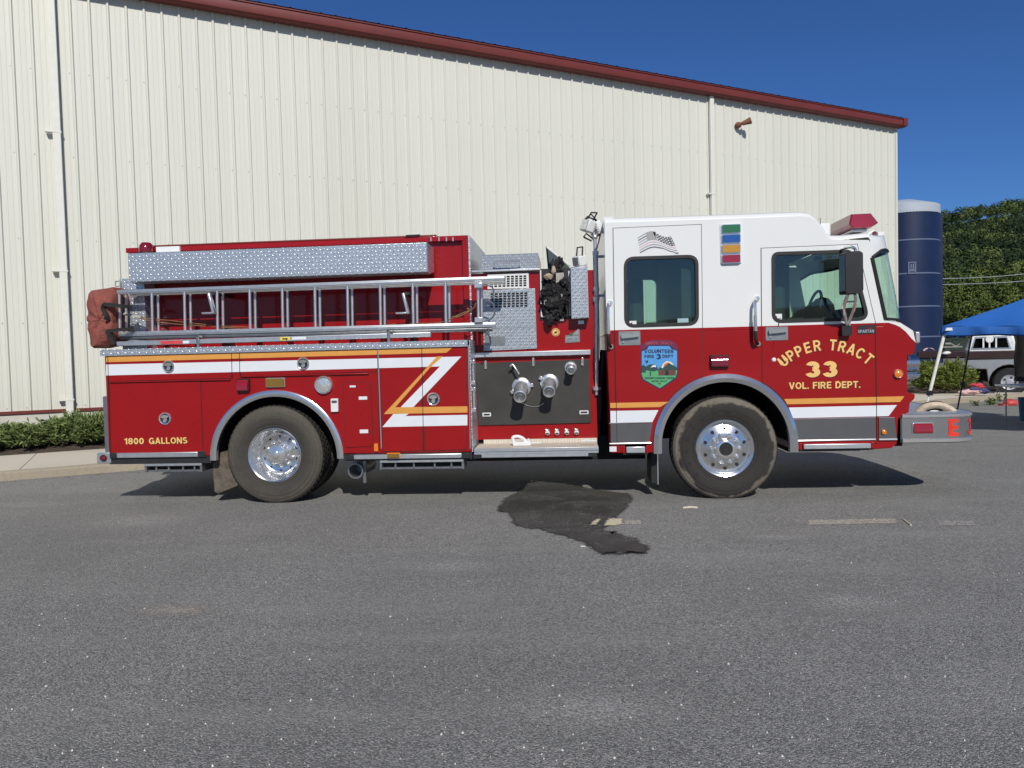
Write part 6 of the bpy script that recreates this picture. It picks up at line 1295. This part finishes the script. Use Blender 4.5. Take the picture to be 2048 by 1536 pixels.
smear('dusty_patch', 350, 1222, 120, 14); smear('worn_patch', 280, 1042, 230, 26); smear('worn_patch', 900, 1134, 220, 24); smear('worn_patch', 1700, 1205, 200, 32); smear('worn_patch', 1180, 1420, 330, 60); smear('worn_patch', 1560, 1075, 160, 14)
def streak(name, px, w_, mat='chalk', z=.004):
    p = bez([G(*q) for q in px], 6); b = MB(); rows = [[], []]
    for i, v in enumerate(p):
        t = (p[min(i+1, len(p)-1)]-p[max(0, i-1)]).normalized(); n = Vector((-t.y, t.x, 0)); k = w_*(.4+.6*math.sin(math.pi*i/(len(p)-1)))*random.uniform(.7, 1.2); rows[0].append(tuple(v-n*k+Vector((0, 0, z)))); rows[1].append(tuple(v+n*k+Vector((0, 0, z))))
    b.grid(rows); o = b.build(name, mat, smooth=0); at = o.data.attributes.new('fade', 'FLOAT', 'POINT'); at.data.foreach_set('value', [.55]*len(o.data.vertices)); tag(o, kind='structure')
streak('scuff_mark', [(1166, 1126), (1185, 1120), (1202, 1119), (1218, 1127)], .012); streak('scuff_mark', [(1564, 1127), (1588, 1121), (1610, 1121), (1631, 1127)], .012)
streak('scuff_mark', [(1712, 905), (1760, 921), (1815, 938), (1860, 950), (1930, 962)], .018); streak('scuff_mark', [(1845, 902), (1880, 912), (1930, 920)], .012)
def thing1(b, name, mat, label, cat, **k): o = b.build(name, mat, **k); return tag(o, label, cat)
b = MB(); p = G(1366, 1015.5, .006); q = G(1395, 1015, .006); b.tube([p, p.lerp(q, .5)+Vector((0, .004, .004)), q], .009, 6); thing1(b, 'dry_stick', 'cream_dirty', 'pale dry stick lying flat on the asphalt near the front tyre', 'stick')
b = MB(); p = G(1806, 1038, .006); q = G(1822, 1050, .006); b.tube([p, q], .007, 6); thing1(b, 'dry_stick', 'cream_dirty', 'short pale stick beside the faded painted line', 'stick')
b = MB(); p = G(1166, 1092.5, .006); b.obox(p, ((1, .1, 0), (-.1, 1, 0), (0, 0, 1)), (.02, .012, .003)); thing1(b, 'paper_scrap', 'chip_white', 'tiny white scrap at the edge of the wet patch', 'litter')
# loose chips of stone over the lot, nobody could count them
V = []; N = 560
for i in range(N):
    px = rng.uniform(-60, 2110); py = 1000+540*rng.random()**.8
    v = G(px, py, .004); s = .0024+.0045*rng.random()**3; t = rng.random()*6.28; c, d = math.cos(t)*s, math.sin(t)*s; hh = s*.8; k = .5+.5*rng.random()
    A = (v.x+c, v.y+d, v.z-.003); B_ = (v.x-d*k, v.y+c*k, v.z-.003); C_ = (v.x-c, v.y-d, v.z-.003); D_ = (v.x+d*k, v.y-c*k, v.z-.003); T_ = (v.x+c*.2, v.y, v.z+hh)
    V += [A, B_, T_, T_, B_, C_, T_, T_, C_, D_, T_, T_, D_, A, T_, T_]
o = quads('gravel', np.array(V), 'chip_white'); tag(o, 'pale stone chips scattered over the asphalt', 'stone chips', kind='stuff')
V = []
for i in range(140):
    s_ = rng.uniform(-16, 30); v = WX(s_, OK_+.02+abs(rng.normal())*.16, .006); s = .008+.02*rng.random(); t = rng.random()*6.28; c, d = math.cos(t)*s, math.sin(t)*s*.6
    V += [(v.x+c, v.y+d, v.z), (v.x-d, v.y+c, v.z+s*.3), (v.x-c, v.y-d, v.z), (v.x+d, v.y-c, v.z+s*.2)]
o = quads('rubble', np.array(V), 'kerb_stone'); tag(o, 'crumbled concrete bits along the kerb', 'debris', kind='stuff')

# ================================================================== BEYOND THE NOSE OF THE ENGINE
def cam_xy(px, Z, z):                               # point Z metres ahead, in image column px, at height z
    v = AT(px, 768-(math.tan(PITCH))*FPX, Z); return Vector((v.x, v.y, z))
RG = Vector((math.cos(YAW), math.sin(YAW), 0)); FG = Vector((-math.sin(YAW), math.cos(YAW), 0))
def xyz(px, py, Z): return AT(px, py, Z)
# canopy with slanted legs
a_ = xyz(1884, 660, 12.4); ez = a_.z; c0 = Vector((a_.x, a_.y, 0)); SZ_ = 3.0; E1 = RG*.776-FG*.63; E2 = RG*.63+FG*.776; cc = c0+(E1+E2)*SZ_/2
CN = empty('canopy', cc); tag(CN, 'blue pop-up canopy on slanted legs beside the pavement', 'canopy')
crn = [c0, c0+E1*SZ_, c0+(E1+E2)*SZ_, c0+E2*SZ_]
pk = Vector((cc.x, cc.y, ez+.72)); b = MB(); N_ = 24
for i in range(4):
    A_, B_ = crn[i], crn[(i+1) % 4]; rows = []
    for j in range(13):
        t = j/12; row = []
        for q in range(N_+1):
            s = q/N_; e = A_.lerp(B_, s); zz = ez+.06 - .05*math.sin(math.pi*s)*(1-t)**2; p = Vector((e.x, e.y, zz)).lerp(pk, t) + Vector((0, 0, -.16*math.sin(math.pi*t)*(.6+.4*math.cos(2*math.pi*(s-.5)))+.012*math.sin(26*s+5*t+i)*(1-t)))
            row.append(tuple(p))
        rows.append(row)
    b.grid(rows)
b.build('roof_fabric', 'canopy_blue', CN, smooth=60)
b = MB()
for i in range(4):
    A_, B_ = crn[i], crn[(i+1) % 4]; n = (A_+B_)/2-cc; n.z = 0; n.normalize(); rows = [[], [], []]
    for q in range(41):
        s = q/40; e = A_.lerp(B_, s); sag = .05*math.sin(math.pi*s); w1 = .02*math.sin(33*s+i*2)+.012*math.sin(71*s)
        rows[0].append((e.x, e.y, ez+.06-sag)); rows[1].append((e.x+n.x*(.01+w1), e.y+n.y*(.01+w1), ez-.02-sag)); rows[2].append((e.x+n.x*(.0+w1*1.5), e.y+n.y*(.0+w1*1.5), ez-.075-sag*.8-.012*math.sin(19*s)))
    b.grid(rows)
b.build('valance', 'canopy_blue', CN, smooth=60)
feet = [c+(c-cc).normalized()*.42 for c in crn]
for i, (cr, ft) in enumerate(zip(crn, feet)):
    tp = Vector((cr.x, cr.y, ez-.02))+(cc-cr).normalized()*.05; tp.z = ez-.04; f0 = Vector((ft.x, ft.y, .01)); mt = 'canopy_leg_white' if i == 0 else 'black_metal'
    lg = MB(); mid = f0.lerp(tp, .42); lg.cyl(f0, mid, .016, n=8); lg.cyl(mid, tp, .026 if i == 0 else .018, n=8); o = lg.build('leg', mt, CN); h = MB(); h.cyl(mid-Vector((0, 0, .04)), mid+Vector((0, 0, .04)), .05, n=10); h.obox(f0, ((1, 0, 0), (0, 1, 0), (0, 0, 1)), (.06, .06, .008)); h.build('leg_joint', 'black_plastic', o)
b = MB()
for i in range(4):
    A_, B_ = crn[i], crn[(i+1) % 4]; b.tube([A_.lerp(cc, .06)+Vector((0, 0, ez-.02)), B_.lerp(cc, .06)+Vector((0, 0, ez-.02))], .014, 6)
b.build('frame_truss', 'aluminium_dark', CN)
v = xyz(1898, 658, 12.3); b = MB(); b.obox(v, (RG, (0, 0, 1), FG), (.05, .02, .012)); b.obox(v+RG*.01+Vector((0, 0, -.02)), (RG, (0, 0, 1), FG), (.075, .010, .014)); b.build('corner_label', 'white_plastic', CN, bevel=.008)
# folding table, bin, chair-side clutter under it
t0 = xyz(2014, 772, 14.2); tz = t0.z; TB = empty('folding_table', t0+RG*.9); tag(TB, 'white folding table under the blue canopy, cut off by the frame edge', 'table')
b = MB(); b.obox(t0+RG*.9, (RG, FG, (0, 0, 1)), (.9, .37, .02)); b.build('tabletop', 'white_plastic', TB, bevel=.008)
for sx in (.18, 1.62):
    for sy in (-.3, .3): b = MB(); p = t0+RG*sx+FG*sy; b.cyl((p.x, p.y, tz-.02), (p.x, p.y, 0), .014, n=8); b.build('leg', 'gear_grey', TB)
p0 = xyz(2046, 838, 14.6); b = MB(); b.lathe([(0, .0), (.14, 0), (.17, .42), (.18, .45), (.16, .45), (.14, .05)], (p0.x+.10, p0.y, .004), n=20, axis=(0, 0, 1)); thing1(b, 'bucket', 'bin_blue', 'dark blue bucket standing under the white folding table', 'bucket')
p0 = xyz(2058, 720, 15.0); b = MB(); rows = []
for j in range(9):
    z = .75+1.0*j/8; rows.append([tuple(Vector((p0.x, p0.y, z))+RG*(.28*math.cos(t)*(1-.2*j/8)+.02*math.sin(5*t+j))+FG*(.2*math.sin(t))) for t in [2*math.pi*i/16 for i in range(17)]])
b.grid(rows); b.add([rows[-1][i] for i in range(16)], [tuple(range(16))]); thing1(b, 'draped_cloth', 'strap_black', 'black cloth hanging above the white table at the frame edge', 'cloth', smooth=60)
p0 = WX(Wl(2022, 806)[0], OK_-.1, .13); p0 = xyz(2021, 806, 18.3); b = MB(); b.ball((p0.x, p0.y, p0.z), (.17, .15, .09), 12, jit=.02); b.obox((p0.x-.1, p0.y, p0.z-.06), (RG, FG, (0, 0, 1)), (.14, .1, .04)); thing1(b, 'red_bag', 'red_plastic', 'crumpled red plastic bag lying at the kerb by the table', 'bag', smooth=60)
# juniper behind the bumper, bundle of flag cloth, weeds at the kerb
pj = xyz(1884, 782, 21.6); tag(juniper('juniper_shrub', (pj.x, pj.y, .16), .92, .8, .92, 420, 'juniper_bright', 31, 0), 'bright green juniper behind the front bumper and canopy legs', 'shrub')
pj = xyz(1846, 790, 21.3); b = MB()
for i in range(26):
    g = random.Random(i); q = [Vector((pj.x+g.uniform(-.3, 1.6), pj.y+g.uniform(-.3, .2), .16+g.uniform(0, .08)))]; 
    for _ in range(3): q.append(q[-1]+Vector((g.uniform(-.25, .25), g.uniform(-.1, .1), g.uniform(-.03, .12))))
    b.tube(bez(q, 3), .014, 5)
thing1(b, 'dead_branches', 'bark', 'bare brown twigs under the bright juniper behind the bumper', 'branches')
pf = xyz(1950, 781, 20.2); FB = empty('cloth_bundle', pf); tag(FB, 'heap of red, white and navy striped cloth dropped behind the pavement', 'cloth')
random.seed(9)
for nm, mt, offs in (('striped_cloth', 'cloth_pink', [(-.18, -.02), (-.05, -.04), (-.28, -.05), (.05, -.02)]), ('red_cloth', 'cloth_red', [(.03, .14), (.1, .10)]), ('navy_cloth', 'cloth_navy', [(.16, .02), (.22, -.03), (.0, .05)])):
    b = MB()
    for dx, dz in offs: b.ball((pf.x+dx, pf.y, pf.z+dz), (.16, .12, .055), 12, jit=.022)
    b.build(nm, mt, FB, smooth=60)
def weed(px, py, Z, h, n, seed, label):
    g = np.random.default_rng(seed); p = xyz(px, py, Z); V = []
    for i in range(n):
        t = g.random()*6.28; l = h*(.4+.6*g.random()); d = np.array([math.cos(t)*.5, math.sin(t)*.5, 1.0])*l; c = np.array([p.x, p.y, p.z])+np.array([g.normal()*.03, g.normal()*.03, 0]); sd = np.array([-math.sin(t), math.cos(t), 0])*.012
        V += [c-sd*.5, c+d*.5-sd, c+d, c+d*.5+sd]
        for k in range(3): e = c+d*(.4+.2*k); q = g.normal(size=3)*.04; s2 = g.normal(size=3)*.02; V += [e, e+q*.5-s2, e+q, e+q*.5+s2]
    o = quads('weed', np.array(V), 'weed'); o2 = tag(o, label, 'weed'); return o
weed(1952, 812, 18.4, .17, 12, 1, 'sparse dry weed at the kerb, nearest the bumper'); weed(1982, 810, 18.5, .20, 40, 2, 'dense round green weed growing at the kerb'); weed(2004, 806, 18.9, .32, 14, 3, 'tall thin weed at the kerb beside the red bag')
# pickup with a white topper
RP = RG*.87-FG*.49; FP = RG*.49+FG*.87
def PK(u, y, z): v = PB+RP*u+FP*y; return (v.x, v.y, z)
ZP = 21.6; v = cam_xy(1932, ZP, 0); PB = Vector((v.x, v.y, 0))
TK = empty('pickup_truck', PK(2.4, .9, 0)); tag(TK, 'brown and silver pickup with a white topper parked beyond the canopy', 'pickup truck')
def hz(py): return xyz(1960, py, ZP).z
def pbox(b, poly, y0, y1):                         # side outline (u, z) given real depth
    k = len(poly); vs = [PK(u, y, z) for y in (y0, y1) for u, z in poly]; tri = tessellate_polygon([[Vector((u, z, 0)) for u, z in poly]])
    b.add(vs, [tuple(t) for t in tri]+[tuple(i+k for i in t) for t in tri]+[(i, (i+1) % k, k+(i+1) % k, k+i) for i in range(k)])
zR, zB0, zM, zL = hz(672), hz(703), hz(719), hz(738); kk = ZP/1500*.85
wu = (2018-1932)*kk; wz = .41
def warch(u0, r): return [(u0+r*math.cos(t), wz+r*math.sin(t)) for t in [math.pi*(1-i/10) for i in range(11)]]
b = MB(); pbox(b, [(.02, zM), (5.0, zM), (4.95, zB0+.02), (0.0, zB0)], 0, 1.95); b.build('upper_body', 'pickup_brown', TK, bevel=.03)
low_ = [(.0, zM-.004), (.02, zL)]+[(wu-.55, zL)]+[(max(u, wu-.54), z) for u, z in warch(wu, .5)]+[(wu+.55, zL), (3.35, zL)]+warch(3.9, .5)+[(4.45, zL), (5.02, zL+.04), (5.0, zM-.004)]
b = MB(); pbox(b, low_, .012, 1.94); b.build('lower_body', 'pickup_silver', TK, bevel=.03)
tp0, tp1 = (1943-1932)*kk, (2031-1932)*kk
b = MB(); pbox(b, [(.02, zB0+.004), (.14, zR-.03), (.20, zR), (tp1-.14, zR+.01), (tp1-.06, zR-.02), (tp1+.02, zB0+.004)], .06, 1.88); tpo = b.build('topper', 'pickup_white', TK, bevel=.03)
wa, wb = (1946-1932)*kk, (2017-1932)*kk; w0, w1 = hz(696), hz(677)
b = MB(); pbox(b, [(wa-.05, w0-.04), (wa+.06, w1+.05), (wb-.05, w1+.05), (wb+.06, w0-.04)], .048, .059); wn = b.build('window', 'aluminium', tpo)
b = MB(); pbox(b, [(wa, w0), (wa+.07, w1), (wb-.06, w1), (wb, w0)], .040, .047); b.build('pane', 'dark_glass', wn)
b = MB()
for px in (1967, 1979, 1992): u = (px-1932)*kk; pbox(b, [(u-.02, w0), (u-.02, w1), (u+.02, w1), (u+.02, w0)], .030, .039)
u = (1979-1932)*kk; b.lathe([(0, .01), (.09, .01), (.10, 0)], PK(u, .03, (w0+w1)/2+.1), n=16, axis=tuple(-FP)); b.build('window_bar', 'pickup_white', wn)
b = MB(); pbox(b, [(tp1+.08, zB0+.02), (tp1+.22, zR+.0), (3.1, zR), (3.75, zB0+.02)], .1, 1.85); b.build('cab', 'pickup_brown', TK, bevel=.04)
b = MB(); pbox(b, [(tp1+.2, zB0+.06), (tp1+.32, zR-.06), (3.05, zR-.06), (3.6, zB0+.06)], .085, .099); b.build('cab_window', 'dark_glass', TK)
b = MB(); pbox(b, [(-.1, zM-.35), (.02, zM-.35), (.02, zM-.2), (-.1, zM-.2)], .05, 1.9); b.build('rear_bumper', 'chrome', TK, bevel=.02)
b = MB(); pbox(b, [(-.012, zM-.15), (.03, zM-.15), (.03, zM+.05), (-.012, zM+.05)], .0, .12); b.build('tail_light', 'red_lens', TK)
b = MB(); pbox(b, [(.2, .42), (4.8, .42), (4.8, zL+.1), (.2, zL+.1)], .35, 1.6); b.build('chassis', 'under_black', TK)
for u in (wu, 3.9):
    for y, sgn in ((.02, -1), (1.93, 1)):
        c = PK(u, y, wz); w_ = empty('wheel', c, TK); b = MB(); ax = tuple(FP*sgn); b.lathe([(.2, -.05), (.22, 0), (.37, .0), (.41, -.04), (.41, -.2), (.37, -.24), (.2, -.24)], c, n=32, axis=ax); b.build('tyre', 'black_rubber', w_)
        b = MB(); b.lathe([(.215, -.02), (.21, .01), (.17, -.01), (.10, .0), (.07, .03), (0, .035)], c, n=28, axis=ax); b.build('rim', 'hubcap', w_)
        b = MB()
        for i in range(5): t = i*1.256; b.obox(Vector(c)+Vector(ax)*.002+RP*.14*math.cos(t)+Vector((0, 0, .14*math.sin(t))), (RP, (0, 0, 1), FP), (.022, .022, .012))
        b.build('rim_holes', 'decal_blackish', w_)
# low dark vehicle with its load, left of the pickup
ZD = 25.5; v = cam_xy(1838, ZD, 0); DB = Vector((v.x, v.y, 0)); DK = lambda u, y, z: tuple(DB+RP*u+FP*y+Vector((0, 0, z)))
DV = empty('utility_vehicle', DK(1, .7, 0)); tag(DV, 'dark open-sided utility vehicle between the silo and the pickup', 'utility vehicle')
kd = ZD/1500*.85; hd = lambda py: xyz(1890, py, ZD).z
b = MB(); b.obox(Vector(DK(.86, .7, (hd(717)+hd(701))/2)), (RP, FP, (0, 0, 1)), (.92, .7, (hd(701)-hd(717))/2)); b.build('body', 'pickup_brown', DV, bevel=.05)
b = MB()
for u in (.72, 1.62):
    for y in (.08, 1.32): b.tube([DK(u, y, hd(702)), DK(u+.06, y, hd(670))], .03, 8)
for y in (.08, 1.32): b.tube([DK(.75, y, hd(670)), DK(1.7, y, hd(670))], .03, 8)
b.tube([DK(.78, .08, hd(670)), DK(.78, 1.32, hd(670))], .03, 8); b.tube([DK(1.68, .08, hd(670)), DK(1.68, 1.32, hd(670))], .03, 8); b.build('roll_cage', 'black_metal', DV)
b = MB(); b.obox(Vector(DK(1.2, .7, hd(669))), (RP, FP, (0, 0, 1)), (.55, .7, .03)); b.build('roof', 'black_plastic', DV)
b = MB(); b.obox(Vector(DK((1897-1838)*kd, .5, hd(686))), (RP, FP, (0, 0, 1)), (.11, .25, .07)); b.build('seat', 'gear_grey', DV, bevel=.03)
b = MB(); c = Vector(DK((1913-1838)*kd, .3, hd(686))); b.tube([c+RP*.11*math.cos(t)+Vector((0, 0, .11*math.sin(t))) for t in [2*math.pi*i/20 for i in range(21)]], .02, 6); b.build('steering_wheel', 'gear_grey', DV)
b = MB(); b.ball(DK((1894-1838)*kd, -.03, hd(706)), (.15, .08, .06), 10, jit=.015); b.build('white_bundle', 'white_plastic', DV, smooth=60)
b = MB(); b.obox(Vector(DK((1905-1838)*kd, .1, hd(694))), (RP, FP, (0, 0, 1)), (.3, .1, .02)); b.build('dashboard', 'gear_grey', DV)
for u in (.2, 1.55):
    c = DK(u, 0, .33); w_ = empty('wheel', c, DV); b = MB(); b.lathe([(.15, -.05), (.18, 0), (.3, 0), (.33, -.04), (.33, -.2), (.15, -.22)], c, n=24, axis=tuple(-FP)); b.build('tyre', 'black_rubber', w_); b = MB(); b.lathe([(.17, -.02), (.1, -.03), (0, .0)], c, n=20, axis=tuple(-FP)); b.build('rim', 'aluminium_dark', w_)
v = xyz(1853, 701, 27.0); b = MB(); b.tube(bez([v+RG*-.12, v+RG*.0+Vector((0, 0, .06)), v+RG*.2+Vector((0, 0, .05)), v+RG*.26+Vector((0, 0, -.04)), v+RG*.05+Vector((0, 0, -.06)), v+RG*-.12]), .03, 6); b.tube([v+RG*.05, v+RG*.05+Vector((0, 0, -v.z))], .02, 6); thing1(b, 'mailbox_hoop', 'cloth_pink', 'small pinkish hoop on a post in front of the silo', 'hoop')
